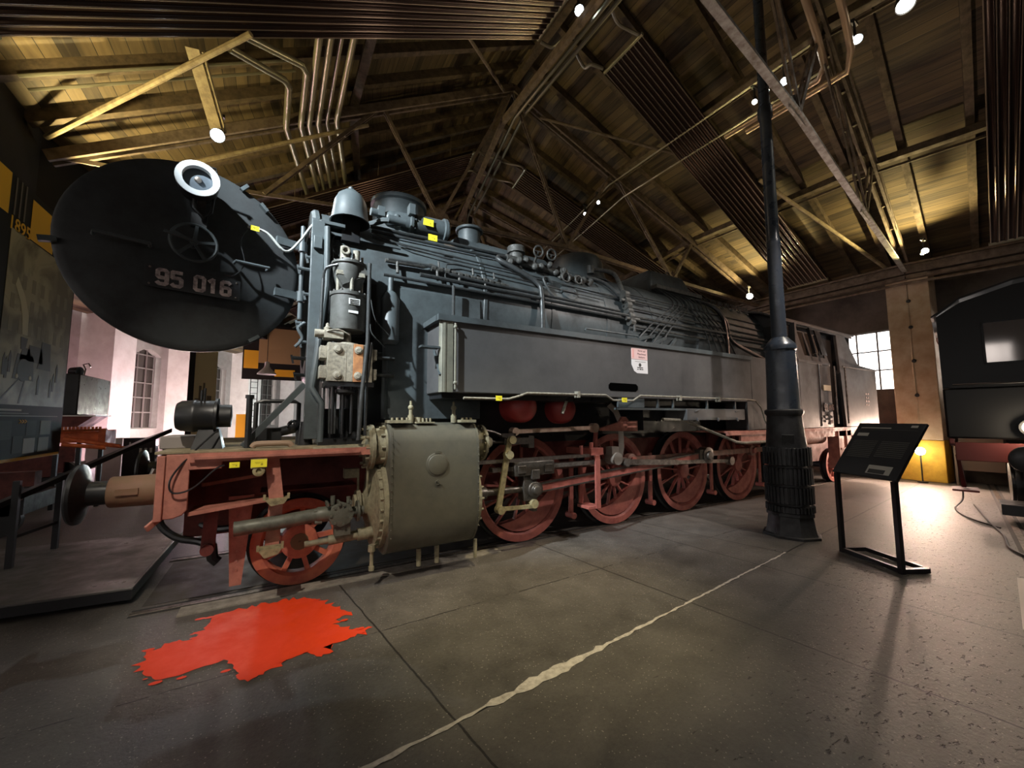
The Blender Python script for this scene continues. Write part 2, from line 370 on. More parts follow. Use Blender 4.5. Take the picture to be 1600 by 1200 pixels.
# ================================================================ THE HALL
# roundhouse: bays radiate from CX,0.  B(angle, X) = point on a bay line
CX = 31.4
ANG = [-32.0, -20.0, -6.5, 5.6, 16.8, 28.0, 39.2, 50.4]
def B(a, X, z=0, base=None):
    t = math.radians(a); d = (CX-X)/math.cos(math.radians(6.0))
    return Vector((CX-d*math.cos(t), d*math.sin(t), z))
RIDGE = 4.6
def zc(X):     # underside of the upper truss chord
    return 9.9-.46*(X-RIDGE) if X > RIDGE else 9.9-.52*(RIDGE-X)
XI, XO, XE = 14.6, -8.0, -3.6        # inner wall, outer wall, eave of the high roof
def bayline(k, X, z, t):  # point in bay k at fraction t
    return B(ANG[k], X, z).lerp(B(ANG[k+1], X, z), t)

fl = MB(); fl.box(-25, 22, -25, 38, -.3, 0)
struct(fl, 'floor', FLOORM, smooth=0)

cl = MB()
for k in range(len(ANG)-1):
    a, b = ANG[k], ANG[k+1]
    for X0, X1 in ((XE, RIDGE), (RIDGE, XI+.6)):
        p = [B(a, X0, zc(X0)+.56), B(b, X0, zc(X0)+.56), B(b, X1, zc(X1)+.56), B(a, X1, zc(X1)+.56)]
        w0 = (p[1]-p[0]).length; w1 = (p[2]-p[3]).length; h = (p[3]-p[0]).length
        uv = [(-w0/2, 0), (w0/2, 0), (w1/2, h), (-w1/2, h)]
        cl.quad(p, uv); cl.quad([q+Vector((0, 0, .2)) for q in p])
    X0, X1 = XO, XE
    p = [B(a, X0, 5.2), B(b, X0, 5.2), B(b, X1, 5.95), B(a, X1, 5.95)]
    cl.quad(p, [(0, 0), (5, 0), (5, 4.4), (0, 4.4)]); cl.quad([q+Vector((0, 0, .2)) for q in p])
struct(cl, 'ceiling', PLANK, smooth=0, fixn=False)

# end walls closing the ring
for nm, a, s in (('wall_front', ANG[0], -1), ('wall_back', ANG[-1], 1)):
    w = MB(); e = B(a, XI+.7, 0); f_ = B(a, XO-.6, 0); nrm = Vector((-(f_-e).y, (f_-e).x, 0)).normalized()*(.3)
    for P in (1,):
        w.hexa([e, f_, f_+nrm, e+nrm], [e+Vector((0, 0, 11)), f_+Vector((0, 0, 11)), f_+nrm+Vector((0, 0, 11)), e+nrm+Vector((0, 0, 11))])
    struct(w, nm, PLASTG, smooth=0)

# inner wall (towards the turntable): sill, header and iron windows between the pillars
wr = MB()
def wallseg(mb, k, X, t0, t1, z0, z1, th=.3):
    p, q = bayline(k, X, 0, t0), bayline(k, X, 0, t1); d = Vector((q-p)).normalized(); nn = Vector((d.y, -d.x, 0))
    if nn.x < 0: nn = -nn
    if X < 0: nn = -nn
    nn *= th
    mb.hexa([p+Vector((0, 0, z0)), q+Vector((0, 0, z0)), q+nn+Vector((0, 0, z0)), p+nn+Vector((0, 0, z0))], [p+Vector((0, 0, z1)), q+Vector((0, 0, z1)), q+nn+Vector((0, 0, z1)), p+nn+Vector((0, 0, z1))])
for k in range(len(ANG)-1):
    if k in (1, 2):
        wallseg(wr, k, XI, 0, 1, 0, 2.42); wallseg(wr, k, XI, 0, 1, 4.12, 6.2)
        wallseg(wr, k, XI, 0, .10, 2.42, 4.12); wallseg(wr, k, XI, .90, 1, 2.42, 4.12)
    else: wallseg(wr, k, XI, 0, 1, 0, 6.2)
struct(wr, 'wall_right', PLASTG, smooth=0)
nwin = 0
for k in (1, 2):
    p, q = bayline(k, XI+.12, 0, .10), bayline(k, XI+.12, 0, .90); mb = MB(); d = q-p
    for i in range(7): c = p+d*(i/6); mb.bar(c+Vector((0, 0, 2.42)), c+Vector((0, 0, 4.12)), .035, .035)
    for z in (2.42, 2.99, 3.55, 4.12): mb.bar(p+Vector((0, 0, z)), q+Vector((0, 0, z)), .035, .035)
    nwin += 1; struct(mb, 'window_%d' % nwin, WFRAME)
    c = (p+q)/2+Vector((.1, 0, 3.27)); n_ = Vector((-1, 0, 0))
    light('AREA', 'window_portal', c, 1, (1, 1, 1), c+n_, d.length, sy=1.7, portal=True)

# wall beam, header ledge
for k in (1, 2, 3):
    mb = MB(); a, b = B(ANG[k], 13.9), B(ANG[k+1], 13.9)
    for z, r in ((5.50, .13), (5.30, .05)):
        mb.bar(a+Vector((0, 0, z)), b+Vector((0, 0, z)), .16, r*1.6)
    mb.tube([a+Vector((-.15, 0, 5.12)), b+Vector((-.15, 0, 5.12))], .035)
    mb.tube([a+Vector((-.2, 0, 5.62)), b+Vector((-.2, 0, 5.62))], .03)
    tag(mb.build('trim_%d' % k, LEDGE), kind='structure')

# pillars of the inner wall
for k, a in enumerate(ANG[1:5]):
    c = B(a, 14.3); mb = MB(); w = .42
    mb.m(0).box(c.x-.25, c.x+.3, c.y-w, c.y+w, 1.05, 5.45)
    mb.m(1).box(c.x-.26, c.x+.3, c.y-w-.01, c.y+w+.01, 0, 1.05)
    for z in (2.2, 3.1, 4.0, 4.7): mb.m(2).lathe((c.x-.25, c.y-.02, z), (-1, 0, 0), [(0, .05), (.03, .05)], 8)
    mb.m(0).box(c.x-.27, c.x-.24, c.y-.02, c.y+.02, 1.05, 5.45)
    lab = ['ochre painted masonry pillar behind the tank engine at the right edge', 'ochre pillar with yellow painted foot in front of the bright window, right of the info sign',
           'ochre masonry pillar hidden behind the rear of the big locomotive', 'ochre masonry pillar far behind the locomotive by the inner wall'][k]
    tag(mb.build('pillar', [PILY, PILB, COLB], bev=.03), lab, 'pillar')

# outer wall with arched windows between pilasters, six degrees apart
wl = MB(); DZ = Vector((0, 0, 1))
def seg(mb, a0, a1, z0, z1, X=XO, th=.5):
    p, q = B(a0, X), B(a1, X); d = (q-p).normalized(); nn = Vector((d.y, -d.x, 0))
    if nn.x > 0: nn = -nn
    nn *= th
    mb.hexa([p+DZ*z0, q+DZ*z0, q+nn+DZ*z0, p+nn+DZ*z0], [p+DZ*z1, q+DZ*z1, q+nn+DZ*z1, p+nn+DZ*z1])
for kk in range(14):
    A0 = -34+6*kk; A1 = A0+6; wa, wb = A0+2.85, A0+4.75
    seg(wl, A0, wa, 0, 5.5); seg(wl, wb, A1, 0, 5.5); seg(wl, wa, wb, 0, 1.3)
    for i in range(8):
        t0, t1 = i/8, (i+1)/8; z0, z1 = 4.28+.26*math.sin(PI*t0), 4.28+.26*math.sin(PI*t1)
        P0, P1 = B(wa+(wb-wa)*t0, XO), B(wa+(wb-wa)*t1, XO); nn = Vector((-.5, 0, 0))
        wl.hexa([P0+DZ*z0, P1+DZ*z1, P1+nn+DZ*z1, P0+nn+DZ*z0], [P0+DZ*5.5, P1+DZ*5.5, P1+nn+DZ*5.5, P0+nn+DZ*5.5])
    p, q = B(wa, XO), B(wb, XO); d = q-p; o = Vector((-.25, 0, 0)); mb = MB()
    mb.m(1).hexa([p+o+DZ*1.25, q+o+DZ*1.25, q+o*1.2+DZ*1.25, p+o*1.2+DZ*1.25], [p+o+DZ*4.6, q+o+DZ*4.6, q+o*1.2+DZ*4.6, p+o*1.2+DZ*4.6]); mb.m(0)
    for i in range(4): c = p+d*(i/3)+o*.85; mb.bar(c+DZ*1.3, c+DZ*4.55, .045, .045)
    for z in (1.32, 1.95, 2.55, 3.15, 3.75, 4.3): mb.bar(p+o*.85+DZ*z, q+o*.85+DZ*z, .045, .045)
    if A0 >= 8: nwin += 1; struct(mb, 'window_%d' % nwin, [mat('grey_muntins', (.16, .14, .13), .6), DGLASS])
    else: mb.bm.free()
struct(wl, 'wall_left', mat('dimmed_plaster', (.27, .25, .235), .8, noise=((.22, .20, .185), .5), scale=2, bump=.1), smooth=0)  # weaker light on the wall put into a darker plaster colour
for kk in range(8):
    a = 8+6*kk; t = math.radians(a); u = Vector((math.cos(t), -math.sin(t), 0)); v_ = Vector((u.y, -u.x, 0))*.5; c = B(a, XO); pw = MB()
    pw.hexa([c-v_, c+u*1.0-v_, c+u*1.0+v_, c+v_], [c-v_+DZ*5.5, c+u*1.0-v_+DZ*5.5, c+u*1.0+v_+DZ*5.5, c+v_+DZ*5.5])
    struct(pw, 'trim_%d' % (20+kk), PLAST, smooth=0)
    pw = MB(); v_ *= 1.05; pw.hexa([c-v_, c+u*1.03-v_, c+u*1.03+v_, c+v_], [c-v_+DZ*.25, c+u*1.03-v_+DZ*.25, c+u*1.03+v_+DZ*.25, c+v_+DZ*.25])
    struct(pw, 'trim_%d' % (30+kk), mat('grey_skirting', (.16, .16, .18), .6), smooth=0)

# dark downstand between the high roof and the low outer aisle
ds = MB()
for k in range(1, len(ANG)-1):
    a, b = ANG[k], ANG[k+1]; z0, z1 = 5.0, zc(XE)+.6
    ds.hexa([B(a, XE, z0), B(b, XE, z0), B(b, XE-.25, z0), B(a, XE-.25, z0)], [B(a, XE, z1), B(b, XE, z1), B(b, XE-.25, z1), B(a, XE-.25, z1)])
struct(ds, 'trim_8', mat('tarred_beam', (.006, .0045, .003), .8), smooth=0)

# rafters, purlins
raf = MB()
FR = [(i+.5)/8 for i in range(8)]
def rafter(k, t, X0, X1, n_):
    mb = MB(); p = bayline(k, X0, zc(X0)+.455, t); q = bayline(k, X1, zc(X1)+.455, t)
    mb.bar(p, q, .12, .19)
    side = 'turntable' if X1 > RIDGE else 'outer'
    return tag(mb.build('rafter', TIMB), 'sooty rafter, %s from the near truss, %s slope, %s' % (('first', 'second', 'third', 'fourth', 'fifth', 'sixth', 'seventh', 'eighth')[n_], side, RB[k]), 'beam', 'rafters on the %s slope' % side)
RB = {1: 'bay over the photographer', 2: 'bay over the big locomotive', 3: 'first bay behind it', 4: 'second bay behind it'}
for k in (1, 2, 3, 4):
    for n_, t in enumerate(FR):
        rafter(k, t, XE, RIDGE-.1, n_)
    for n_ in range(5): rafter(k, (n_+.5)/5, RIDGE+.1, XI+.1, n_)
pur_txt = {-2.2: 'near the eave', .9: 'halfway up the outer slope', 4.6: 'at the ridge', 7.9: 'halfway down the inner slope', 10.9: 'low on the inner slope'}
bay_txt = {1: 'in the bay over the photographer', 2: 'in the bay over the big locomotive', 3: 'in the first bay behind it', 4: 'in the second bay behind it'}
for k in (1, 2, 3, 4):
    for X in (.9, 4.6, 7.9, 10.9):
        mb = MB(); z = zc(X)+.245; a, b = B(ANG[k], X, z), B(ANG[k+1], X, z); mb.bar(a, b, .16, .14)
        mb.bar(a+Vector((.02, 0, -.2)), b+Vector((.02, 0, -.2)), .03, .05) if X in (7.9, 10.9) else None
        tag(mb.build('purlin', TIMB), 'purlin %s, %s' % (pur_txt[X], bay_txt[k]), 'beam')

# trusses (one per bay line): paired-angle chords, V webs, gusset plates
def truss(a, label, top_mat=LEDGE):
    root = thing('roof_truss', B(a, 6.2, 0), label, 'roof truss')
    def pt(X, z): return B(a, X, z)
    t = math.radians(a); lat = Vector((math.sin(t), math.cos(t), 0))
    def member(nm, p, q, w, h, m_, gap=.05):
        mb = MB()
        if m_ is BEAMW: mb.bar(p, q, .10, .05)
        elif gap:
            for s_ in (-1, 1): mb.bar(p+lat*gap*s_, q+lat*gap*s_, w, h)
            n_ = int((q-p).length/.8)
            for i in range(1, n_): c = p.lerp(q, i/n_); mb.box(c.x-.03, c.x+.03, c.y-gap, c.y+gap, c.z-.03, c.z+.03)
        else: mb.bar(p, q, w, h)
        return mb.build(nm, m_, root)
    U = lambda X: pt(X, zc(X)+.09)
    member('upper_chord', U(-3.5), U(RIDGE), .05, .18, LEDGE, .07)
    member('upper_chord', U(RIDGE), U(14.1), .05, .18, LEDGE, .07)
    nL, nR, nR2, nL2 = pt(2.75, 6.12), pt(6.15, 6.12), pt(9.9, 5.78), pt(-.6, 5.9)
    member('lower_chord', nL, nR, .03, .09, top_mat, .04)
    member('lower_chord', nR, nR2, .04, .10, top_mat, .04)
    member('lower_chord', nR2, pt(14.1, 5.45), .04, .10, top_mat, .04)
    member('lower_chord', nL, nL2, .03, .07, LEDGE, 0); member('lower_chord', nL2, U(-3.4), .03, .07, LEDGE, 0)
    for p, q in ((U(RIDGE), nL), (U(RIDGE), nR), (U(1.5), nL), (U(7.7), nR), (U(7.9), nR2), (U(10.8), nR2), (U(1.4), nL2)):
        member('web_strut', p, q, .03, .07, LEDGE, .035)
    for c in (nL, nR, nR2):
        mb = MB(); u = Vector((math.cos(t), -math.sin(t), 0)); z = Vector((0, 0, 1))
        P = [c-u*.32-z*.07, c+u*.32-z*.07, c+u*.2+z*.16, c+z*.3, c-u*.2+z*.16]
        mb.prism([x_-lat*.01 for x_ in P], lat*.02); mb.build('gusset_plate', top_mat, root)
    return root
truss(ANG[2], 'riveted iron roof truss with pale stained lower chord above the cast iron column', BEAMW)
truss(ANG[3], 'brown iron roof truss seen above the boiler of the big locomotive')
truss(ANG[4], 'brown iron roof truss of the second bay behind the big locomotive')
truss(ANG[5], 'farthest brown iron roof truss behind the chimney')

# heating pipe pair following the ridge, and beam beside it
def ringline(X, z, ks, nm, r, m_, label, cat, n=1, gap=.1, dx=0):
    mb = MB()
    for i in range(n): mb.tube([B(ANG[k], X+i*gap, z+i*dx) for k in ks], r)
    return tag(mb.build(nm, m_), label, cat)
ringline(4.66, 9.25, (1, 2, 3, 4, 5), 'ridge_pipe', .045, PIPEB, 'steel heating pipe below the roof ridge, lower of the pair', 'pipe')
ringline(4.90, 9.38, (1, 2, 3, 4, 5), 'ridge_pipe', .045, PIPEB, 'steel heating pipe below the roof ridge, upper of the pair', 'pipe')
mb = MB(); 
for k in (1, 2, 3, 4): mb.bar(B(ANG[k], 4.35, 9.05), B(ANG[k+1], 4.35, 9.05), .10, .16)
tag(mb.build('ridge_tie_beam', LEDGE), 'flat iron tie running beside the ridge pipes', 'beam')
for k, nm in ((7.35, 'upper'), (7.85, 'lower')):
    mb = MB(); mb.tube([B(ANG[i], k+.25, zc(k)-.42) for i in (2, 3, 4)], .022, 6); 
    tag(mb.build('conduit', PIPEB), '%s of two bright conduits crossing under the turntable slope' % nm, 'pipe')

for i, (t_, dz_) in enumerate(((.80, .30), (.835, .30), (.66, .32), (.68, .32))):
    mb = MB(); mb.tube([bayline(2, -3.3, zc(-3.3)+dz_, t_), bayline(2, -.2, zc(-.2)+dz_, t_)], .022, 8)
    tag(mb.build('conduit', PIPEB), '%s bright conduit running up the outer slope above the smokebox door' % ['lowest', 'second lowest', 'third', 'topmost'][i], 'pipe')
# radiant ceiling panels
def panel(c0, c1, w, nr, label, wires=True):
    root = thing('radiant_ceiling_panel', (Vector(c0)+Vector(c1))/2, label, 'heating panel', 'radiant ceiling panels')
    c0, c1 = Vector(c0), Vector(c1); ax = (c1-c0).normalized(); wd = Vector((0, 0, 1)).cross(ax).normalized(); up = ax.cross(wd).normalized()
    if up.z < 0: up = -up
    mb = MB(); n_ = nr*12; prof = []
    for i in range(n_+1):
        s_ = i/n_; ph = (s_*nr) % 1; h = -.022*math.sin(PI*ph/.42) if ph < .42 else .004*math.sin(PI*(ph-.42)/.58)
        prof.append((wd*(w*(s_-.5)), up*h))
    A = [mb.v(c0+a_+b_) for a_, b_ in prof]; D = [mb.v(c1+a_+b_) for a_, b_ in prof]
    for i in range(n_): mb.f([A[i], A[i+1], D[i+1], D[i]])
    mb.hexa([c0-wd*w/2+up*.01, c0+wd*w/2+up*.01, c0+wd*w/2+up*.07, c0-wd*w/2+up*.07], [c1-wd*w/2+up*.01, c1+wd*w/2+up*.01, c1+wd*w/2+up*.07, c1-wd*w/2+up*.07])
    mb.build('ribbed_sheet', COPPER, root, smooth=50)
    for i in range(nr+1):
        h = MB(); o_ = wd*(w*(i/nr-.5)); h.cyl(c0+o_-up*.006, c1+o_-up*.006, .011, n=8); h.build('rib_pipe', RIBM, root)
    for nm, c in (('header_pipe', c0), ('header_pipe', c1)):
        h = MB(); h.cyl(c-wd*(w/2+.03), c+wd*(w/2+.03), .035); h.build(nm, PIPEB if nr > 7 else LEDGE, root)
    if wires:
        for s_ in (.1, .4, .7, .93):
            for e in (-.45, .45):
                h = MB(); c = c0.lerp(c1, s_)+wd*w*e; h.cyl(c+up*.05, Vector((c.x, c.y, zc(c.x)+.5)), .006, n=5); h.build('hanger_rod', LEDGE, root)
    return root
def zp(X): return zc(X)-.3
panel((4.0, .12, zp(4.0)), (-2.95, .12, zp(-2.95)), 1.0, 8, 'ribbed brown radiant panel running across the top edge above the locomotive front')
panel((5.6, -.1, zp(5.6)), (13.25, -.02, zp(13.25)), .98, 9, 'ribbed brown radiant panel over the big locomotive boiler, sloping down to the column')
panel((8.2, -4.95, zp(8.2)), (13.5, -4.02, zp(13.5)), .98, 8, 'ribbed brown radiant panel at the right edge above the tank engine')
def bp(k, X, t=.5, dz=0): q = bayline(k, X, zp(X)+dz, t); return q
panel(bp(3, 4.0, .42), bp(3, -2.4, .42), 1.0, 9, 'ribbed radiant panel behind the chimney, left of the ridge pipes')
panel(bp(3, 5.6, .42), bp(3, 13.0, .46), .98, 10, 'ribbed radiant panel behind the boiler domes, right of the ridge pipes')
panel(bp(4, 4.0), bp(4, -2.4), 1.0, 9, 'ribbed radiant panel in the second bay beyond, left slope')
panel(bp(4, 5.6), bp(4, 13.0), .98, 9, 'ribbed radiant panel in the second bay beyond, right slope')
# feed hoses from the ridge pipes to the panels
def hose(pts, label, r=.035):
    mb = MB(); mb.tube(pts, r, 8, 5); return tag(mb.build('feed_pipe', mat('feed_hose', (.22, .20, .17), .4, .5)), label, 'pipe')
hose([(4.9, .55, 9.4), (5.2, .62, 9.25), (5.25, .45, 9.2), (5.5, .36, 9.15)], 'curved feed pipe at the left corner of the panel over the boiler')
hose([(4.9, -.5, 9.4), (5.15, -.42, 9.3), (5.4, -.5, 9.2), (5.55, -.58, 9.12)], 'curved feed pipe at the right corner of the panel over the boiler')
hose([(4.66, .2, 9.3), (4.4, .3, 9.22), (4.3, .55, 9.2), (4.05, .62, 9.25)], 'curved feed pipe at the end of the panel on the outer slope')
for k_, s_ in ((3, 'left'), (3, 'right')):
    X = 4.0 if s_ == 'left' else 5.6; a_ = bp(k_, X, .33); b_ = bp(k_, X, .50); rp = bayline(k_, 4.75, 9.3, .33); rq = bayline(k_, 4.75, 9.3, .5)
    hose([rp, rp.lerp(a_, .4)+Vector((0, .15, .1)), a_.lerp(rp, .2)+Vector((0, -.1, 0)), a_], 'upper curved feed pipe of the %s panel behind the chimney' % s_, .028)
    hose([rq, rq.lerp(b_, .4)+Vector((0, .15, .1)), b_.lerp(rq, .2)+Vector((0, -.1, 0)), b_], 'lower curved feed pipe of the %s panel behind the chimney' % s_, .028)

# six large steel pipes on the outer slope, kinked at the bay line
for i in range(6):
    X = [-.30, -.05, .09, .25, .41, .59][i]; z = [7.36, 7.48, 7.55, 7.63, 7.72, 7.81][i]
    mb = MB(); st = -2.0
    kink = B(ANG[3], X, z); nxt = B(ANG[4], X+.1, z); n2 = B(ANG[5], X+.1, z)
    if i == 0: pts = [Vector((-1.06, 1.24, z-.33)), Vector((-.37, 1.88, z)), Vector((-.30, 2.0, z)), kink, nxt, n2]
    elif i == 1: pts = [Vector((-.90, 1.0, z-.36)), Vector((-.13, 1.55, z)), Vector((-.05, 1.68, z)), kink, nxt, n2]
    else: pts = [Vector((X+.02, -5.5, z)), kink, nxt, n2]
    mb.tube(pts, .056 if i != 4 else .035, 12)
    tag(mb.build('heating_pipe', PIPEB), 'bright steel ceiling pipe, %s of the bundle of six left of the chimney' % ['leftmost and elbowed', 'second and elbowed', 'third from left', 'fourth from left', 'thin fifth', 'rightmost'][i], 'pipe')

# two thick steam pipes with collars, upper right
for i, (x0, y0) in enumerate(((6.45, -3.05), (6.45, -3.42))):
    root = thing('steam_pipe', (x0, y0, 8.0), '%s thick warm-lit heating pipe with a collar at the top right' % ['left', 'right'][i], 'pipe')
    z = 8.15
    pts = [(5.2, y0+.15, z+.55), (6.4, y0+.1, z+.1), (7.2, y0+.22, z-.22), (7.75, y0+.34, z-.38), (7.9+.14*i, y0+.5, z-.45-.07*i), (7.86+.14*i, y0+2.2, z-.45-.07*i)]
    mb = MB(); mb.tube(pts, .055, 12); mb.build('pipe_run', mat('warm_pipe', (.50, .36, .24), .35, .4), root)
    c = Vector((6.35, y0+.1, z+.12)); mb = MB(); mb.lathe(c-Vector((.1, 0, -.05)), (.9, .03, -.34), [(0, .06), (.02, .13), (.08, .16), (.14, .15), (.2, .07)], 20); mb.build('collar', mat('brass_collar', (.34, .22, .14), .35, .6), root)

# bracing rods and other slender members
def rod(p, q, r, m_, label, nm='brace_rod', cat='brace'):
    mb = MB(); mb.bar(p, q, r*2, r*2) if m_ is TIMB else mb.cyl(p, q, r, n=8); return tag(mb.build(nm, m_), label, cat)
YW = mat('yellowed_brace', (.34, .27, .15), .6, noise=((.2, .15, .09), .5), scale=8)
rod((-3.45, 3.1, 5.95), (-.75, .5, 6.75), .04, YW, 'long pale diagonal brace crossing the lit roof boards at top left')
rod(B(5.6, 1.2, 7.9), bayline(2, -2.6, 6.2, .98)+Vector((0, .3, -.4)), .04, YW, 'diagonal brace rod behind the smokebox, falling to the left')
rod(bayline(2, 4.3, 9.75, .98), bayline(2, 2.2, 8.6, .62), .035, LEDGE, 'short brown brace from the ridge to the outer slope')
rod(B(5.6, 5.4, 9.5), bayline(2, 7.9, 8.1, .62), .035, LEDGE, 'brown brace from the ridge falling behind the radiant panel over the boiler')
rod(bayline(2, 9.6, 7.4, .40), bayline(2, 14.0, 5.6, .08), .045, YW, 'pale diagonal brace right of the column, below the roof boards')
rod(B(-6.5, 6.6, 9.2), B(-6.5, 8.2, 7.0)+Vector((0, -.05, 0)), .02, LEDGE, 'thin tie rod falling to the gusset of the stained beam')
rod(B(-6.5, 8.9, 8.4)+Vector((0, -.1, 0)), B(-6.5, 12.6, 6.2)+Vector((0, -.1, 0)), .02, LEDGE, 'long thin tie rod right of the stained beam')
mb = MB(); a_, b_ = Vector((-1.45, 1.1, 6.72)), Vector((-1.25, 2.0, 6.2)); mb.bar(a_, b_, .16, .04); mb.bar(a_+Vector((.12, 0, 0)), b_+Vector((.12, 0, 0)), .02, .06)
tag(mb.build('lamp_hanger', YW), 'flat pale hanger bar above the bright lamp at upper left', 'bracket')

# spotlights that show in the picture
def spotlight(loc, aim, label, glow=BULB, power=0, col=YEL, size=.09, L_=.2):
    root = thing('spotlight', loc, label, 'spotlight', 'ceiling spotlights'); c = Vector(loc); d = (Vector(aim)-c).normalized()
    mb = MB(); mb.lathe(c-d*L_, d, [(0, size*.5), (.02, size*.8), (L_-.02, size), (L_, size)], 16, False); mb.lathe(c-d*L_, d, [(0, .001), (0, size*.5)], 16, False); mb.build('lamp_housing', SPOTM, root)
    mb = MB(); mb.lathe(c-d*.02, d, [(0, size*.9), (.012, size*.6), (.014, .001)], 16); mb.build('lamp_lens', glow, root)
    mb = MB(); mb.bar(c-d*.1+Vector((0, 0, size)), c-d*.1+Vector((0, 0, size+.22)), .02, .05); mb.box(c.x-d.x*.1-.08, c.x-d.x*.1+.08, c.y-.03-d.y*.1, c.y+.03-d.y*.1, c.z+size+.2-d.z*.1, c.z+size+.25-d.z*.1); mb.build('yoke', SPOTM, root)
    if power: light('SPOT', 'spot_beam', c+d*.03, power, col, c+d, .04, 70, .5)
    return root
CAMP = Vector((-.25, -5.4, 1.64))
spotlight((-1.22, 1.9, 6.05), (-.9, -1.5, 3.6), 'bright cool white spotlight hanging above the smokebox door', BULBC, 160, COOL, .10)
spotlight((7.75, -3.76, 7.90), (5.5, -4.8, 3), 'warm glaring spotlight near the top right corner', BULB, 120, YEL, .12)
spotlight((7.66, -2.12, 7.90), (4.5, -3.4, 5), 'cool lit spotlight just right of the column top', BULBC, 60, COOL, .07)
spotlight((7.74, -3.18, 7.85), (5.5, -5, 5), 'cool lit spotlight between the thick pipes and the top right glare', BULBC, 60, COOL, .07)
spotlight((7.62, -1.60, 7.85), (5.0, -2.6, 4), 'small warm spotlight just left of the column top', BULB, 0, YEL, .05)
spotlight((12.3, 1.15, 5.42), (9.5, -1.5, 5.6), 'glowing yellow lamp low on the slope, left of the column and above the cab', BULB, 0, YEL, .10)
spotlight((12.6, -2.68, 5.50), (10.0, -4, 5.2), 'glowing yellow lamp on the slope above the ochre pillar', BULB, 0, YEL, .07)
spotlight((7.55, 2.75, 7.9), (4.0, -1, 5), 'small pale spotlight seen above the boiler, right of the pair', BULBC, 0, COOL, .05)
spotlight((7.65, 3.45, 7.9), (4.0, 0, 5), 'small warm spotlight seen above the boiler, left of the pair', BULB, 0, YEL, .05)
spotlight((4.35, -.22, 9.3), (3.6, -2.4, 5), 'square white lamp beside the ridge pipes at the top edge', BULBC, 0, COOL, .09)

# ---------------------------------------------------------------- cast iron column
c = Vector((6.05, -2.5, 0))
col = thing('cast_iron_column', c, 'slender blue-grey cast iron roof column with a finned foot on the museum floor', 'column')
def prism_ring(mb, c, z0, z1, r0_, r1_, n, rot=0): mb.lathe(c+Vector((0, 0, z0)), (0, 0, 1), [(0, r0_), (z1-z0, r1_)], n)
mb = MB(); mb.lathe(c, (0, 0, 1), [(0, .36), (.03, .36), (.04, .33), (.08, .31), (.28, .28), (.29, .30), (.33, .30)], 8); mb.build('plinth', COLB, col)
mb = MB(); mb.lathe(c+Vector((0, 0, .3)), (0, 0, 1), [(0, .24), (1.15, .22)], 16)
for j, (z0, z1) in enumerate(((.33, .42), (.45, .68), (.71, .94), (.97, 1.22))):
    mb.lathe(c+Vector((0, 0, z0)), (0, 0, 1), [(0, .25), (.01, .275), (z1-z0-.01, .27), (z1-z0, .25)], 24)
    for i in range(36):
        t = 2*PI*i/36; d = Vector((math.cos(t), math.sin(t), 0)); mb.bar(c+d*.278+Vector((0, 0, z0+.01)), c+d*.278+Vector((0, 0, z1)), .022, .03, d)
mb.build('finned_sleeve', COLB, col)
mb = MB(); mb.lathe(c, (0, 0, 1), [(1.2, .24), (1.26, .245), (1.66, .215), (1.70, .24), (1.74, .24), (1.76, .205)], 12); mb.build('collar', COLB, col)
mb = MB(); mb.lathe(c, (0, 0, 1), [(1.74, .205), (2.60, .185), (2.62, .205), (2.66, .205), (2.70, .19), (2.80, .105)], 28); mb.build('lower_shaft', COLM, col)
mb = MB(); mb.lathe(c, (0, 0, 1), [(2.72, .10), (4.2, .088), (4.21, .094), (4.27, .094), (4.28, .086), (6.2, .078), (6.25, .10), (6.4, .10), (6.45, .076), (8.6, .065), (8.9, .075), (9.3, .075)], 24); mb.build('upper_shaft', COLM, col)
mb = MB(); d_ = Vector((-1, -.6, 0)).normalized(); mb.bar(c+d_*.22+Vector((0, 0, 1.28)), c+d_*.25+Vector((0, 0, 1.40)), .14, .03); mb.build('hatch', COLB, col)

# ---------------------------------------------------------------- info stand in front of the column
A_, B_ = Vector((5.78, -3.18, 0)), Vector((5.46, -3.80, 0)); dx = (B_-A_).normalized(); fr = Vector((-dx.y, dx.x, 0)); 
if fr.dot(CAMP-A_) < 0: fr = -fr
st = thing('information_stand', (A_+B_)/2, 'black metal information stand with a tilted text panel, right of the column', 'sign')
bk = -fr
for P in (A_, B_):
    mb = MB(); mb.bar(P, P+Vector((0, 0, .95)), .045, .045, dx); mb.bar(P+Vector((0, 0, .93)), P+Vector((0, 0, 1.5))+bk*.38, .04, .03, dx); mb.build('post', SIGNM, st)
mb = MB()
for P, Q in ((A_, B_), (A_+bk*.30, B_+bk*.30), (A_, A_+bk*.30), (B_, B_+bk*.30)): mb.bar(P+Vector((0, 0, .03)), Q+Vector((0, 0, .03)), .045, .045)
mb.build('foot_frame', SIGNM, st)
mb = MB(); e0 = A_-dx*.04+Vector((0, 0, .95)); e1 = B_+dx*.04+Vector((0, 0, .95)); up_ = (Vector((0, 0, .60))+bk*.42)
nr_ = dx.cross(up_).normalized()
if nr_.dot(fr) < 0: nr_ = -nr_
mb.prism([e0, e1, e1+up_, e0+up_], nr_*.03); bd = mb.build('board', SIGNM, st, bev=.003)
mb = MB(); L_ = (e1-e0).length; H_ = up_.length; uy = up_.normalized(); O = e0+nr_*.031
def pr(x0, x1, y0, y1, i, o=.0015): mb.m(i).prism([O+dx*x0+uy*y0, O+dx*x1+uy*y0, O+dx*x1+uy*y1, O+dx*x0+uy*y1], nr_*o)
pr(.05, L_-.05, H_*.865, H_*.87, 0); pr(.06, L_*.55, H_*.895, H_*.91, 1)
pr(L_-.14, L_-.07, H_*.92, H_*.96, 1)
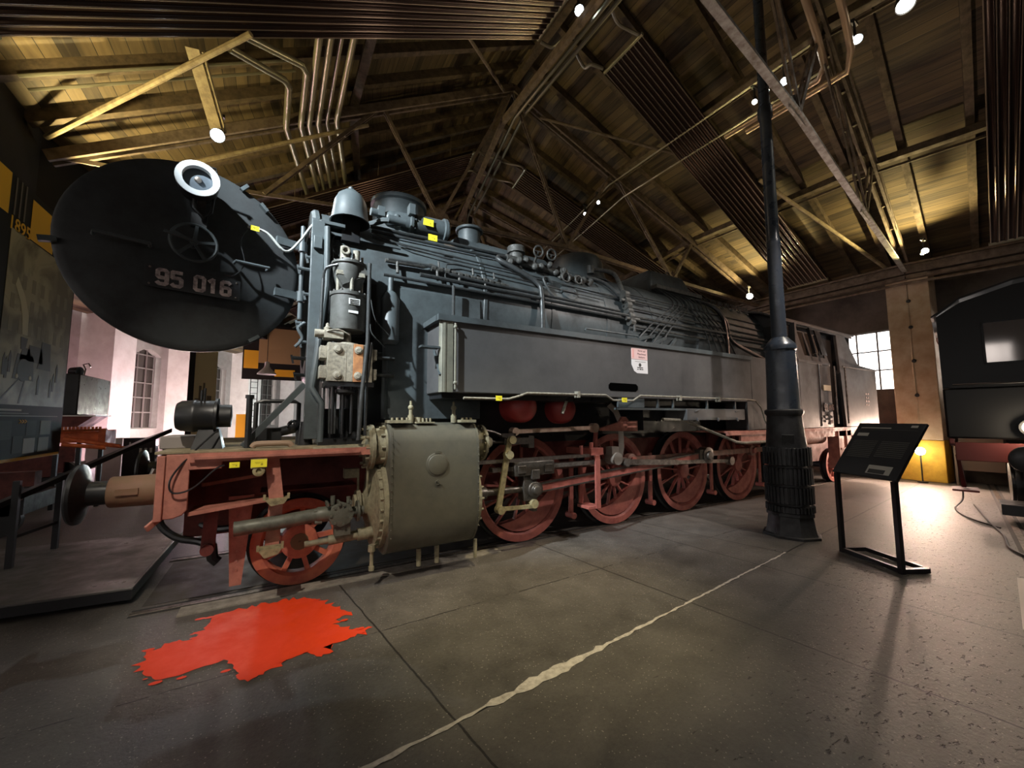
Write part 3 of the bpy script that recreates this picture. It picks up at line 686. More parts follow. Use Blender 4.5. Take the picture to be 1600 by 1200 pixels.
for i in range(10): pr(.06, L_*.46, H_*(.64-.034*i), H_*(.652-.034*i), 0); 
for i in range(9): pr(L_*.52, L_*.92, H_*(.64-.034*i), H_*(.652-.034*i), 0)
pr(.06, .20, H_*.74, H_*.80, 1); pr(L_*.53, L_*.88, H_*.06, H_*.21, 1)
mb.m(2); pr(L_*.56, L_*.80, H_*.07, H_*.14, 2, .003)
mb.build('printed_text', [mat('faint_print', (.07, .07, .065), .6), mat('grey_print', (.32, .31, .28), .6), INK], st)

# ---------------------------------------------------------------- flat red splash on the floor
SPLASH = [(-0.972, -1.763), (-0.96, -1.561), (-0.837, -1.505), (-0.725, -1.514), (-0.672, -1.388), (-0.63, -1.143), (-0.498, -1.132), (-0.336, -1.135), (-0.141, -1.139), (0.037, -1.158), (0.159, -1.292), (0.244, -1.487), (0.372, -1.685), (0.265, -1.734), (0.209, -1.808), (0.305, -1.968), (0.472, -2.024), (0.357, -2.085), (0.239, -2.115), (0.109, -2.133), (0.162, -2.22), (0.077, -2.257), (0.005, -2.143), (-0.094, -2.17), (-0.188, -2.196), (-0.259, -2.277), (-0.392, -2.211), (-0.438, -2.061), (-0.49, -1.948), (-0.625, -1.972), (-0.749, -2.011), (-0.869, -1.953)]
mb = MB(); P_ = []
random.seed(3)
pc = Vector((sum(p[0] for p in SPLASH)/len(SPLASH), sum(p[1] for p in SPLASH)/len(SPLASH), .003))
for i in range(len(SPLASH)):
    a_, b_ = Vector((*SPLASH[i], .003)), Vector((*SPLASH[(i+1) % len(SPLASH)], .003))
    n_ = max(2, int((b_-a_).length/.028)); nn_ = Vector(((b_-a_).y, -(b_-a_).x, 0)).normalized()
    if nn_.dot((a_+b_)/2-pc) < 0: nn_ = -nn_
    for j in range(n_): P_.append(a_.lerp(b_, j/n_)+nn_*(random.uniform(-.018, .012)+(.05 if random.random() < .16 else 0)))
mb.f([mb.v(q) for q in P_])
for i in range(26):
    t = random.random(); q = Vector((*SPLASH[random.randrange(len(SPLASH))], .005+.0002*i))+Vector((random.uniform(-.12, .12), random.uniform(-.06, .06), 0)); r_ = random.uniform(.006, .022)
    mb.f([mb.v(q+Vector((math.cos(a_)*r_*1.8, math.sin(a_)*r_, 0))) for a_ in [k*PI/4 for k in range(8)]])
tag(mb.build('red_floor_splash', SPLASHRED, smooth=0), 'bright red splash on the concrete in front of the leading wheel', 'paint')
# pale mortar smeared in the long joint
mb = MB(); random.seed(5); x = -.6; up1 = []; lo1 = []
while x < 5.15:
    y = -3.35+.1*x+random.uniform(-.006, .006); w_ = (.024 if .9 < x < 1.9 else .013)*random.uniform(.5, 1.4)*(1.0 if x < 2.4 else .75)
    if 1.15 < x < 1.55: w_ *= 1.5
    up1.append((x, y+w_, .004)); lo1.append((x, y-w_, .004)); x += .05
U_ = [mb.v(q) for q in up1]; D_ = [mb.v(q) for q in lo1]
for i in range(len(U_)-1): mb.f([U_[i], U_[i+1], D_[i+1], D_[i]])
tag(mb.build('trim_10', MORTAR, smooth=0), kind='structure')

# track rails, flangeways
def track(P, yaw, length, label, nm):
    c_, s_ = math.cos(yaw), math.sin(yaw)
    def T(x, y, z): return Vector((P[0]+x*c_-y*s_, P[1]+x*s_+y*c_, z))
    for sd in (-1, 1):
        mb = MB(); y = sd*.7525
        mb.m(0).hexa([T(0, y-.035, 0), T(length, y-.035, 0), T(length, y+.035, 0), T(0, y+.035, 0)], [T(0, y-.033, .004), T(length, y-.033, .004), T(length, y+.033, .004), T(0, y+.033, .004)])
        for o in (-1, 1): mb.m(1).hexa([T(0, y+o*.055-.02, 0), T(length, y+o*.055-.02, 0), T(length, y+o*.055+.02, 0), T(0, y+o*.055+.02, 0)], [T(0, y+o*.055-.02, .002), T(length, y+o*.055-.02, .002), T(length, y+o*.055+.02, .002), T(0, y+o*.055+.02, .002)])
        sidet = 'nearer' if sd < 0 else 'farther'
        tag(mb.build('rail', [RAILM, RAILB], smooth=0), '%s steel rail let into the floor %s' % (sidet, label), 'rail')
track((-1.25, 0), 0, 15.7, 'under the big locomotive', 0)
track((7.0, -5.25), math.radians(11.2), 8.0, 'under the tank engine at the right edge', 1)
mb = MB(); mb.box(-1.2, 14, -.62, .62, 0, .003)
tag(mb.build('trim_11', mat('track_bed_shade', (.025, .022, .018), .55, noise=((.05, .042, .03), .5), scale=5), smooth=0), kind='structure')  # dark sheet between the rails stands for shade under the locomotive
mb = MB(); mb.box(-.9, 2.2, -1.02, -.84, 0, .012)
tag(mb.build('trim_12', mat('edge_concrete', (.30, .27, .22), .8, noise=((.14, .12, .10), .8), scale=8, bump=.3), smooth=0), kind='structure')

# ---------------------------------------------------------------- platform, railing lectern, posters, exhibits at left
PZ = .04
pf = thing('steel_platform', (-2.3, .5, 0), 'low grey steel display platform at the lower left before the buffers', 'platform')
mb = MB(); mb.hexa([(-3.5, -.28, .13), (-1.29, -.52, .13), (-1.27, 1.55, .13), (-3.5, 1.75, .13)], [(-3.5, -.28, .15), (-1.29, -.52, .15), (-1.27, 1.55, .15), (-3.5, 1.75, .15)]); mb.build('deck', PANELG, pf, bev=.004)
mb = MB(); mb.hexa([(-3.5, -.27, .045), (-1.30, -.51, .045), (-1.28, 1.54, .045), (-3.5, 1.74, .045)], [(-3.5, -.27, .13), (-1.30, -.51, .13), (-1.28, 1.54, .13), (-3.5, 1.74, .13)]); mb.box(-3.4, -1.6, -.20, -.14, 0, .10); mb.box(-1.52, -1.46, -.3, 1.5, 0, .10); mb.box(-3.4, -1.6, 1.4, 1.46, 0, .1); mb.build('underframe', SIGNM, pf)
mb = MB(); mb.box(-1.31, -1.30, -.40, 1.45, .150, .152); mb.build('edge_seam', SIGNM, pf)
rl = thing('lectern_stand', (-2.45, 1.1, .15), 'black steel lectern stand with a sloping slab on the grey platform', 'stand')
for (x, y) in ((-2.52, .76), (-2.42, 1.42)):
    mb = MB(); mb.bar((x, y, .15), (x, y, 1.02), .05, .05); mb.build('post', SIGNM, rl)
mb = MB(); mb.prism([(-2.95, .55, .58), (-2.62, .62, .74), (-2.62, .62, .80), (-2.95, .55, .64)], (1.05, 1.6, .72)); mb.build('sloping_slab', SIGNM, rl, bev=.004)
mb = MB(); mb.bar((-2.52, .76, .45), (-2.42, 1.42, .45), .03, .03); mb.build('cross_bar', SIGNM, rl)

def poster(root, X, y0, y1, z0, z1, yr='1895'):
    mb = MB(); mb.box(X-.04, X, y0, y1, z0, z1); mb.build('banner_board', PBLACK, root)
    e = X+.002
    def r(a, b, c_, d, m_, o=.002): mb.m(m_).box(e, e+o, a, b, c_, d)
    mb = MB(); r(2.36, 4.30, 1.86, 4.22, 0)
    # street scene: engine on its rails, smoke, bystanders, house fronts
    for (a, b, z, h, w_) in ((2.72, 3.28, 2.22, .36, 0), (2.84, 3.16, 2.50, .18, 0), (3.0, 3.5, 2.5, .24, 0), (3.35, 3.75, 2.42, .42, 0)):
        mb.m(2).prism([(e, a, z), (e, b, z), (e, b-.06, z+h), (e, a+.08, z+h)], (.004, 0, 0))
    mb.m(2).lathe((e, 2.98, 2.36), (1, 0, 0), [(0, .17), (.006, .16)], 18); mb.m(2).prism([(e, 2.86, 2.65), (e, 2.98, 2.65), (e, 3.02, 2.82), (e, 2.84, 2.82)], (.005, 0, 0))
    mb.m(1).lathe((e+.004, 2.83, 2.26), (1, 0, 0), [(0, .035), (.004, .03)], 10); mb.lathe((e+.004, 3.18, 2.26), (1, 0, 0), [(0, .035), (.004, .03)], 10)
    mb.m(1).prism([(e, 2.86, 2.86), (e, 3.00, 2.86), (e, 2.98, 3.15), (e, 2.84, 3.4), (e, 2.62, 3.62), (e, 2.58, 3.5), (e, 2.74, 3.3), (e, 2.82, 3.1)], (.005, 0, 0))
    random.seed(4)
    for y in (2.50, 2.56, 2.63, 3.42, 3.80, 3.88, 3.97): z = 1.98+random.random()*.3+(.2 if y < 3 else 0); mb.m(2).prism([(e, y-.03, z), (e, y+.03, z), (e, y+.035, z+.22), (e, y, z+.30), (e, y-.035, z+.22)], (.005, 0, 0))
    for s_ in (0, 1): mb.m(2).prism([(e, 2.42+.5*s_, 1.88), (e, 2.47+.5*s_, 1.88), (e, 2.90+.16*s_, 2.22), (e, 2.87+.16*s_, 2.22)], (.004, 0, 0))
    for i in range(7):
        for j in range(3): mb.m(3).box(e, e+.003, 2.5+.25*i, 2.6+.25*i, 2.85+.32*j, 3.05+.32*j)
    mb.build('sepia_photograph', [PHOTO, SEPL, SEPD, mat('sepia_mid', (.26, .24, .15), .55)], root, smooth=0)
    mb = MB(); r(y0, 2.25, 4.36, z1, 0); r(2.80, 3.46, 4.24, z1-.1, 0); r(y0, 4.30, z0, z0+.045, 0)
    mb.m(1)
    for y in (2.36, 2.48, 2.60): mb.box(e, e+.003, y, y+.035, 4.40, z1)
    mb.m(0).text(yr, .26, (e, 2.56, 4.28), (0, 1, 0), (0, 0, 1), .002, .002, 1.05)
    mb.m(0).text('>>>', .12, (e+.002, 3.12, 1.62), (0, 1, 0), (0, 0, 1), .002, .002)
    mb.build('yellow_blocks', [YELLOW, mat('poster_stripe', (.12, .11, .09), .6)], root, smooth=0)
    mb = MB(); r(2.3, 4.15, 1.70, 1.712, 1); r(2.3, 3.05, 1.775, 1.80, 1); r(2.3, 3.25, 1.735, 1.75, 0)
    for (a, b, c_, d, m_) in ((2.0, 2.85, 1.38, 1.64, 2), (2.9, 3.15, 1.18, 1.42, 2), (3.22, 3.5, 1.42, 1.64, 2), (3.18, 3.5, 1.16, 1.38, 1), (3.62, 3.95, 1.42, 1.64, 3), (3.6, 3.92, 1.16, 1.38, 3)): r(a, b, c_, d, m_)
    mb.build('caption_block', [mat('grey_text', (.22, .21, .18), .6), mat('pale_text', (.40, .38, .32), .6), PGREY, mat('brown_inset', (.15, .12, .07), .6)], root, smooth=0)
po = thing('exhibition_banner', (-3.4, 3.1, 1.07), 'tall black and yellow banner headed 1895 with sepia photograph at the left edge', 'banner')
poster(po, -3.4, 1.75, 4.34, 1.07, 4.92)
# second banner farther along the outer side
p2 = thing('exhibition_banner', (-2.2, 10.6, .8), 'distant banner with a pale yellow steam photograph, seen below the smokebox door', 'banner')
mb = MB(); mb.bar((-2.55, 10.0, .9), (-2.55, 10.0, 4.1), .08, .14); mb.bar((-2.5, 9.97, 3.0), (-1.75, 11.6, 3.0), .02, 4.2) if False else None
mb.build('banner_edge', PBLACK, p2)
mb = MB(); mb.m(0).prism([(-2.5, 10.0, 1.1), (-1.98, 10.5, 1.1), (-1.98, 10.5, 4.1), (-2.5, 10.0, 4.1)], (-.03, .03, 0))
for (a, b, z0, z1) in ((.1, .5, 1.5, 2.3), (.25, .35, 2.3, 2.7), (.42, .5, 2.3, 2.8), (.5, .9, 1.4, 2.1), (.6, .8, 2.1, 2.4)):
    P0 = Vector((-2.5, 10, 0)).lerp(Vector((-1.98, 10.5, 0)), a); P1 = Vector((-2.5, 10, 0)).lerp(Vector((-1.98, 10.5, 0)), b); o = Vector((.004, -.004, 0))
    mb.m(1).prism([P0+o+Vector((0, 0, z0)), P1+o+Vector((0, 0, z0)), P1+o+Vector((0, 0, z1)), P0+o+Vector((0, 0, z1))], (.003, -.003, 0))
mb.build('steam_photograph', [mat('pale_yellow_photo', (.72, .66, .40), .6), mat('dim_sepia', (.16, .14, .09), .6)], p2, smooth=0)
p3 = thing('exhibition_banner', (.2, 14.0, 3.0), 'black, yellow and tan banner head in the gap right of the smokebox door', 'banner')
mb = MB(); mb.m(0).box(-1.55, 1.2, 14, 14.05, 3.3, 5.6); mb.m(1).box(-1.5, -1.0, 13.98, 14.0, 3.75, 4.5); mb.box(-.4, .35, 13.98, 14, 3.45, 3.75); mb.m(2).box(-1.0, 1.1, 13.98, 14.0, 4.0, 5.5)
mb.build('banner_board', [PBLACK, YELLOW, mat('tan_board', (.38, .27, .12), .6)], p3)
mb = MB(); mb.m(0).box(-1.60, -1.22, 13.2, 13.24, .95, 1.85)
tag(mb.build('yellow_notice', YELLOW), 'small plain yellow notice seen under the smokebox, right of the dark generator', 'sign')
# industrial pendant lamp
pn = thing('pendant_lamp', (-.62, 11.2, 3.6), 'white enamel factory pendant lamp in the gap under the smokebox', 'lamp')
mb = MB(); mb.lathe((-.62, 11.2, 3.25), (0, 0, 1), [(0, .30), (.04, .29), (.22, .12), (.3, .08), (.45, .07), (.47, .001)], 20, False); mb.build('lamp_shade', WHITE, pn)
mb = MB(); mb.cyl((-.62, 11.2, 3.7), (-.62, 11.2, 6.4), .012, n=6); mb.build('cord', SIGNM, pn)
# lattice mast
mb = MB(); mb.bar((-1.25, 14.5, 0), (-1.25, 14.5, 3.9), .03, .03); mb.bar((-1.0, 14.5, 0), (-1.0, 14.5, 3.9), .03, .03)
for i in range(16): mb.bar((-1.25, 14.5, .1+i*.24), (-1.0, 14.5, .1+i*.24), .02, .02)
tag(mb.build('lattice_post', DARK), 'slim dark lattice post standing before the pale outer wall', 'post')
# grey gate / door at far gap
# ---- far locomotive with red parts and orange machine, left background
fl_ = thing('distant_locomotive', (-4.3, 6.5, 0), 'black locomotive front with a red skirt behind the tall banner at left', 'locomotive')
mb = MB(); mb.box(-5.4, -3.86, 6.4, 8.2, 1.75, 2.62); mb.build('side_tank', DARK, fl_, bev=.02)
mb = MB(); mb.m(0).lathe((-4.25, 7.2, 2.72), (1, -.3, 0), [(0, .10), (.14, .12), (.16, .12)], 16); mb.m(1).lathe((-4.10, 7.155, 2.72), (1, -.3, 0), [(0, .09), (.02, .001)], 16); mb.build('headlamp', [DARK, GLASS], fl_)
mb = MB(); mb.tube([(-3.9, 6.7, 2.6), (-3.88, 6.7, 2.75), (-3.92, 6.7, 2.85), (-3.84, 6.7, 2.88), (-3.8, 6.7, 2.8)], .015); mb.build('lamp_iron', STEEL, fl_)
mb = MB(); mb.prism([(-4.9, 6.2, 1.72), (-3.55, 6.2, 1.72), (-3.95, 6.2, 1.35), (-4.9, 6.2, 1.35)], (0, .8, 0)); mb.build('red_skirt', REDD, fl_)
mb = MB(); mb.box(-4.9, -3.5, 6.15, 7.05, 1.72, 1.745); mb.build('running_plate', WHITE, fl_)
mb = MB(); mb.box(-5.2, -3.75, 6.12, 6.2, .80, 1.12); mb.box(-4.9, -3.9, 6.14, 6.2, .52, .80); mb.build('red_buffer_beam', REDD, fl_)
mb = MB()
for (x, y, r_) in ((-4.1, 6.3, .42), (-4.9, 6.3, .42)): mb.lathe((x, y, .45), (0.2, 1, 0), [(0, r_), (.1, r_)], 18)
mb.box(-5.4, -3.95, 6.2, 8.0, .12, .5); mb.build('underframe', DARK, fl_)
lw = thing('low_wagon_frame', (-3.9, 3.3, 0), 'dark red low wagon frame on the floor under the tall banner', 'wagon')
mb = MB(); mb.box(-4.9, -3.15, 2.9, 3.1, .72, .92); mb.box(-4.7, -3.3, 2.92, 3.06, .52, .72); mb.build('head_stock', REDD, lw)
mb = MB()
for x in (-4.5, -3.55): mb.lathe((x, 3.1, .24), (0, 1, 0), [(0, .24), (.1, .24), (.1, .08), (.16, .08)], 18)
mb.box(-4.8, -3.3, 3.1, 4.2, .3, .55); mb.build('running_gear', DARK, lw)
om = thing('snow_clearing_machine', (-3.4, 5.3, 0), 'bright orange track machine with rods in the left background behind the banner', 'machine')
mb = MB(); mb.box(-3.9, -3.12, 5.2, 5.7, 1.22, 1.42); mb.bar((-3.9, 5.15, 1.44), (-3.05, 5.15, 1.46), .1, .05); mb.box(-3.15, -3.05, 5.1, 5.7, 1.12, 1.45); mb.build('body', ORANGE, om, bev=.01)
mb = MB(); mb.cyl((-3.6, 5.1, 1.30), (-2.80, 5.0, 1.14), .035); mb.cyl((-3.6, 5.05, 1.20), (-3.0, 5.0, 1.12), .035); mb.cyl((-2.95, 5.0, 1.15), (-2.62, 5.0, 1.10), .02); mb.build('push_rod', ORANGE, om)
mb = MB()
for x in (-3.75, -3.45, -3.15): mb.bar((x, 5.3, 0), (x, 5.3, 1.25), .06, .06)
mb.build('leg', DARK, om)
mb = MB()
for i in range(16): mb.box(-3.9+i*.05, -3.87+i*.05, 5.10, 5.14, 1.44, 1.52)
mb.build('toothed_rack', ORANGE, om)
# black display desks, white plinths
for (x, y, w_, h_, lab, nm) in ((-3.25, 8.3, .62, 1.18, 'black slanted display desk with three white labels behind the far buffer', 'display_desk'), (-2.66, 8.9, .50, .92, 'lower black display desk with yellow arrows right of the labelled desk', 'display_desk')):
    d_ = thing(nm, (x, y, 0), lab, 'display desk'); mb = MB(); mb.prism([(x-w_/2, y, 0), (x+w_/2, y, 0), (x+w_/2, y, h_), (x-w_/2, y, h_)], (0, .3, 0)); mb.build('desk_body', SIGNM, d_)
    mb = MB()
    if w_ > .6:
        for i in range(3): mb.box(x+.0+i*.1, x+.05+i*.1, y-.004, y, h_-.38, h_-.26)
        mb.box(x-.2, x-.17, y-.004, y, h_-.25, h_-.1); mb.build('labels', WHITE, d_)
    else: mb.text('>>', .22, (x+.05, y-.003, h_-.18), (1, 0, 0), (0, 0, 1), .003, .004); mb.build('arrow_marks', YELLOW, d_)
for (x, y, h_, lab) in ((-4.15, 9.2, 1.15, 'white display plinth left of the black desks'), (-4.7, 8.2, .62, 'low white plinth below the orange machine')):
    mb = MB(); mb.box(x-.35, x+.35, y, y+.6, 0, h_); tag(mb.build('display_plinth', PLAST, bev=.01), lab, 'plinth')
mb = MB(); mb.bar((-2.4, 5.2, .12), (-2.05, 4.6, .28), .05, .05); mb.bar((-2.2, 4.9, .22), (-2.28, 4.75, .08), .04, .04); mb.bar((-2.4, 5.2, 0), (-2.4, 5.2, .15), .05, .05); mb.bar((-2.05, 4.6, 0), (-2.05, 4.6, .3), .05, .05)
tag(mb.build('wooden_wheel_chock', mat('pale_wood', (.55, .42, .28), .7)), 'small pale wooden lever lying on the floor behind the near buffer', 'lever')

# ---------------------------------------------------------------- tank engine at the right edge
ang = math.radians(11.2); te = thing('tank_engine', (9.8, -4.85, 0), 'black tank engine seen from its rear, cut by the right edge, with a lit lamp', 'locomotive', rz=ang)
TT = WM[te.name]
def tb(nm, m_, fn, parent=te, bev=0):
    mb = MB(); mb.T = TT; fn(mb); return mb.build(nm, m_, parent, bev=bev)
def cabend(mb):
    prof = [(-1.5, 2.15), (-1.5, 3.45), (-1.2, 3.66), (-.6, 3.84), (0, 3.90), (.6, 3.84), (1.2, 3.66), (1.5, 3.45), (1.5, 2.15)]
    # wall with two window openings built from panels
    z0, z1 = 2.55, 3.25
    for (a, b, c_, d) in ((-1.5, 1.5, 2.1, z0), (-1.5, -.98, z0, z1), (-.38, .38, z0, z1), (.98, 1.5, z0, z1)): mb.box(.55, .6, a, b, c_, d)
    P_ = [(.55, y, z) for y, z in prof if z > 3.3]; mb.prism([(.55, -1.5, z1)]+P_+[(.55, 1.5, z1)], (.05, 0, 0))
tb('cab_rear_wall', REDBLK, cabend)
def roof_(mb):
    pr_ = [(-1.56, 3.42), (-1.2, 3.70), (-.6, 3.88), (0, 3.94), (.6, 3.88), (1.2, 3.70), (1.56, 3.42)]
    for (a, b), (c_, d) in zip(pr_, pr_[1:]): mb.hexa([(.4, a, b), (.4, c_, d), (.4, c_, d+.03), (.4, a, b+.03)], [(3.2, a, b), (3.2, c_, d), (3.2, c_, d+.03), (3.2, a, b+.03)])
tb('cab_roof', REDBLK, roof_)
tb('cab_side', REDBLK, lambda mb: (mb.box(.6, 1.2, 1.46, 1.5, 1.3, 3.45), mb.box(1.2, 2.6, 1.46, 1.5, 1.3, 2.5), mb.box(2.6, 3.4, 1.46, 1.5, 1.3, 3.45), mb.box(.6, 3.4, -1.5, -1.46, 1.3, 3.45)))
tb('cab_front_wall', REDBLK, lambda mb: (mb.box(3.35, 3.4, -1.5, 1.5, 2.1, 2.55), mb.box(3.35, 3.4, -1.5, -.98, 2.5, 3.4), mb.box(3.35, 3.4, -.38, .5, 2.5, 3.4), mb.box(3.35, 3.4, .98, 1.5, 2.5, 3.4), mb.box(3.35, 3.4, -1.5, 1.5, 3.2, 3.8)))
for sy in (-.68, .68):
    w_ = tb('window_frame', REDBLK, lambda mb: (mb.box(.53, .56, sy-.31, sy-.28, 2.53, 3.27), mb.box(.53, .56, sy+.28, sy+.31, 2.53, 3.27), mb.box(.53, .56, sy-.31, sy+.31, 2.53, 2.56), mb.box(.53, .56, sy-.31, sy+.31, 3.24, 3.27)))
    gm = mat('dusty_cab_glass', (.30, .28, .27), .5); gm.node_tree.nodes['Principled BSDF'].inputs['Transmission Weight'].default_value = .75; gm.node_tree.nodes['Principled BSDF'].inputs['IOR'].default_value = 1.05
    MB_ = MB(); MB_.T = TT; MB_.box(.57, .575, sy-.3, sy+.3, 2.55, 3.25); g_ = MB_.build('pane', gm, w_)
tb('coal_bunker', REDBLK, lambda mb: mb.prism([(0, -1.5, 1.28), (0, 1.5, 1.28), (0, 1.5, 2.12), (0, -1.5, 2.12)], (.6, 0, 0)), bev=.03)
tb('bunker_lid', REDBLK, lambda mb: (mb.box(-.02, .55, .45, 1.42, 2.12, 2.16), mb.box(-.02, .55, -1.42, .35, 2.12, 2.16), mb.cyl((-.03, .46, 2.17), (-.03, 1.38, 2.17), .014), mb.cyl((-.03, -.2, 2.19), (-.03, .36, 2.19), .014)))
tb('buffer_beam', mat('crimson_beam', (.09, .014, .012), .5), lambda mb: (mb.box(-.04, .02, -1.42, 1.42, .92, 1.22), mb.bar((.05, 1.45, 1.22), (3, 1.45, 1.22), .06, .14)), bev=.008)
for sy in (-.70, .70):
    bf = tb('buffer', DARK, lambda mb: mb.lathe((-.04, sy, 1.0), (-1, 0, 0), [(0, .14), (.02, .14), (.02, .11), (.2, .10), (.2, .075), (.3, .075), (.3, .20), (.32, .195), (.335, .15), (.34, .001)], 28))
lp_ = tb('lamp_body', REDBLK, lambda mb: mb.lathe((-.0, .62, 1.47), (-1, 0, 0), [(0, .12), (.12, .13), (.14, .13)], 24))
M_ = MB(); M_.T = TT; M_.lathe((-.135, .62, 1.47), (-1, 0, 0), [(0, .105), (.02, .08), (.03, .001)], 24); M_.build('lit_lens', mat('lamp_on', (1, 1, 1), .4, emit=((1, .90, .70), 18)), lp_)
light('POINT', 'bunker_lamp_light', TT @ Vector((-.28, .62, 1.47)), 35, (1, .82, .6), size=.06)
tb('step_bracket', mat('crimson_beam', (.2, .025, .02)), lambda mb: (mb.bar((.1, 1.40, .98), (.35, 1.36, .45), .05, .03), mb.bar((.55, 1.40, .98), (.45, 1.36, .45), .05, .03), mb.bar((.30, 1.38, .98), (.36, 1.38, .45), .03, .03), mb.box(.1, .55, 1.2, 1.5, .40, .43)))
tb('rear_frame', DARK, lambda mb: (mb.box(0, 3.5, -.7, .7, .35, 1.0), mb.lathe((1.2, .66, .5), (0, 1, 0), [(0, .45), (.12, .45), (.12, .36), (.16, .36), (.16, .001)], 28), mb.box(-.1, .5, .45, 1.0, .12, .28)))
tb('brake_hose', DARK, lambda mb: mb.tube([(-.04, .35, 1.0), (-.2, .36, .95), (-.28, .35, .7), (-.18, .34, .5), (-.1, .34, .52)], .03, 8, 5))
# cable on the floor by the right track
mb = MB(); mb.tube([(10.9, -3.35, .02), (9.4, -3.75, .02), (8.4, -4.05, .02), (7.6, -4.22, .02), (7.2, -4.45, .02)], .014, 6, 6)
tag(mb.build('floor_cable', SIGNM), 'black cable lying along the rail at the right edge', 'cable')
mb = MB(); mb.tube([(11.2, -3.15, .6), (11.0, -3.2, .12), (10.2, -3.25, .02), (9.4, -3.55, .02), (8.9, -3.95, .02)], .012, 6, 6)
tag(mb.build('floor_cable', SIGNM), 'black cable looping down from the tank engine step to the floor', 'cable')
mb = MB(); mb.hexa([(4.77, -4.67, 0), (6.31, -4.44, 0), (6.40, -4.62, 0), (4.8, -4.9, 0)], [(4.77, -4.67, .006), (6.31, -4.44, .006), (6.40, -4.62, .006), (4.8, -4.9, .006)])
tag(mb.build('floor_plate', mat('pale_plate', (.45, .42, .38), .6)), 'small pale plate lying on the floor at the right edge', 'plate')
# round lamp by the pillar
fl2 = thing('floor_lamp', (13.75, -2.0, 0), 'round glowing lamp on a short stand before the yellow pillar foot', 'lamp')
mb = MB(); mb.cyl((13.75, -2.0, 0), (13.75, -2.0, .03), .1); mb.cyl((13.75, -2.0, .02), (13.75, -2.0, .72), .015); mb.build('stand', SIGNM, fl2)
mb = MB(); mb.ball((13.75, -2.0, .78), .10); mb.build('globe', mat('globe_glow', (1, 1, 1), .4, emit=((1, .92, .72), 40)), fl2)
# clutter by the far wall
mb = MB(); mb.box(14.1, 14.4, -3.3, -2.6, .35, 2.3); mb.bar((14.0, -2.55, 0), (14.0, -2.55, 2.35), .04, .04)
tag(mb.build('wall_locker', mat('brown_locker', (.12, .085, .06), .6)), 'dark brown locker between the yellow pillar and the tank engine', 'locker')
mb = MB(); random.seed(9)
for i in range(4): mb.torus((13.95, -2.52-.04*i, 3.55), (.3, 1, 0), .16+.02*i, .012, 20, 6)
for i in range(3): mb.tube([(13.95, -2.48-.05*i, 3.7), (14.2, -2.5-.05*i, 2.3)], .012)
tag(mb.build('chain_coil', mat('rusty_chain', (.30, .12, .10), .6)), 'reddish coil of chain hanging in the narrow window right of the pillar', 'chain')

# ================================================================ THE BIG LOCOMOTIVE (front at x=-1.6, track along +x)
LO = thing('steam_locomotive', (5.5, 0, 0), 'big black and red steam locomotive numbered 95 016 filling the middle of the hall', 'locomotive')
BZ, BR, SR = 3.13, .98, 1.02
DX = [2.663+1.7*i for i in range(5)]
def part(nm, m_, fn, parent=LO, bev=0, label=None, smooth=35):
    mb = MB(); fn(mb); o = mb.build(nm, m_, parent, bev=bev, smooth=smooth)
    if label: o['label'] = label
    return o

# ---- boiler
part('smokebox', BLACK, lambda mb: (mb.lathe((.0, 0, BZ), (1, 0, 0), [(0, .86), (0, SR), (.03, SR+.03), (.07, SR+.03), (.08, SR), (1.95, SR), (1.96, SR+.012), (2.0, SR+.012)], 64, False),
                                   mb.lathe((.01, 0, BZ), (1, 0, 0), [(0, SR), (0, .86), (.9, .86), (.9, .01)], 64, False), mb.bolts((.055, 0, BZ), (1, 0, 0), SR+.03, 1)))
part('boiler_barrel', BLACK, lambda mb: (mb.lathe((2.0, 0, BZ), (1, 0, 0), [(0, SR)]+[q for x in (1.05, 2.1, 3.15) for q in ((x-.03, SR), (x-.03, SR+.008), (x+.03, SR+.008), (x+.03, SR))]+[(4.3, SR)], 64)))
part('firebox', BLACK, lambda mb: (mb.lathe((6.3, 0, BZ), (1, 0, 0), [(0, SR), (.02, SR+.03), (2.45, SR+.03), (2.46, .01)], 64), mb.box(6.3, 8.75, -.85, .85, 1.5, 3.1)))
part('smokebox_saddle', BLACK, lambda mb: (mb.prism([(.35, -.55, 1.3), (.35, -.62, 1.7), (.35, -.85, 2.4), (.35, .85, 2.4), (.35, .62, 1.7), (.35, .55, 1.3)], (1.2, 0, 0)),), bev=.02)
ch = part('chimney', BLACK, lambda mb: mb.lathe((1.12, 0, 3.95), (0, 0, 1), [(0, .46), (.10, .40), (.2, .35), (.62, .35), (.64, .38), (.69, .38), (.69, .31), (.2, .31), (.2, .001)], 40, False))
part('steam_dome', BLACK, lambda mb: mb.lathe((4.35, 0, 3.98), (0, 0, 1), [(0, .62), (.12, .52), (.25, .48), (.42, .46), (.52, .40), (.58, .28), (.60, .001)], 40, False))
part('sand_dome', BLACK, lambda mb: mb.hexa([(5.55, -.62, 3.9), (7.05, -.62, 3.9), (7.05, .62, 3.9), (5.55, .62, 3.9)], [(5.8, -.42, 4.50), (6.8, -.42, 4.50), (6.8, .42, 4.50), (5.8, .42, 4.50)]), bev=.06)
part('dome_lid', BLACK, lambda mb: (mb.lathe((6.3, -.1, 4.49), (0, 0, 1), [(0, .2), (.05, .2), (.07, .05), (.07, .001)], 20), mb.torus((6.5, -.3, 4.55), (0, 1, 0), .05, .01, 14, 6)))
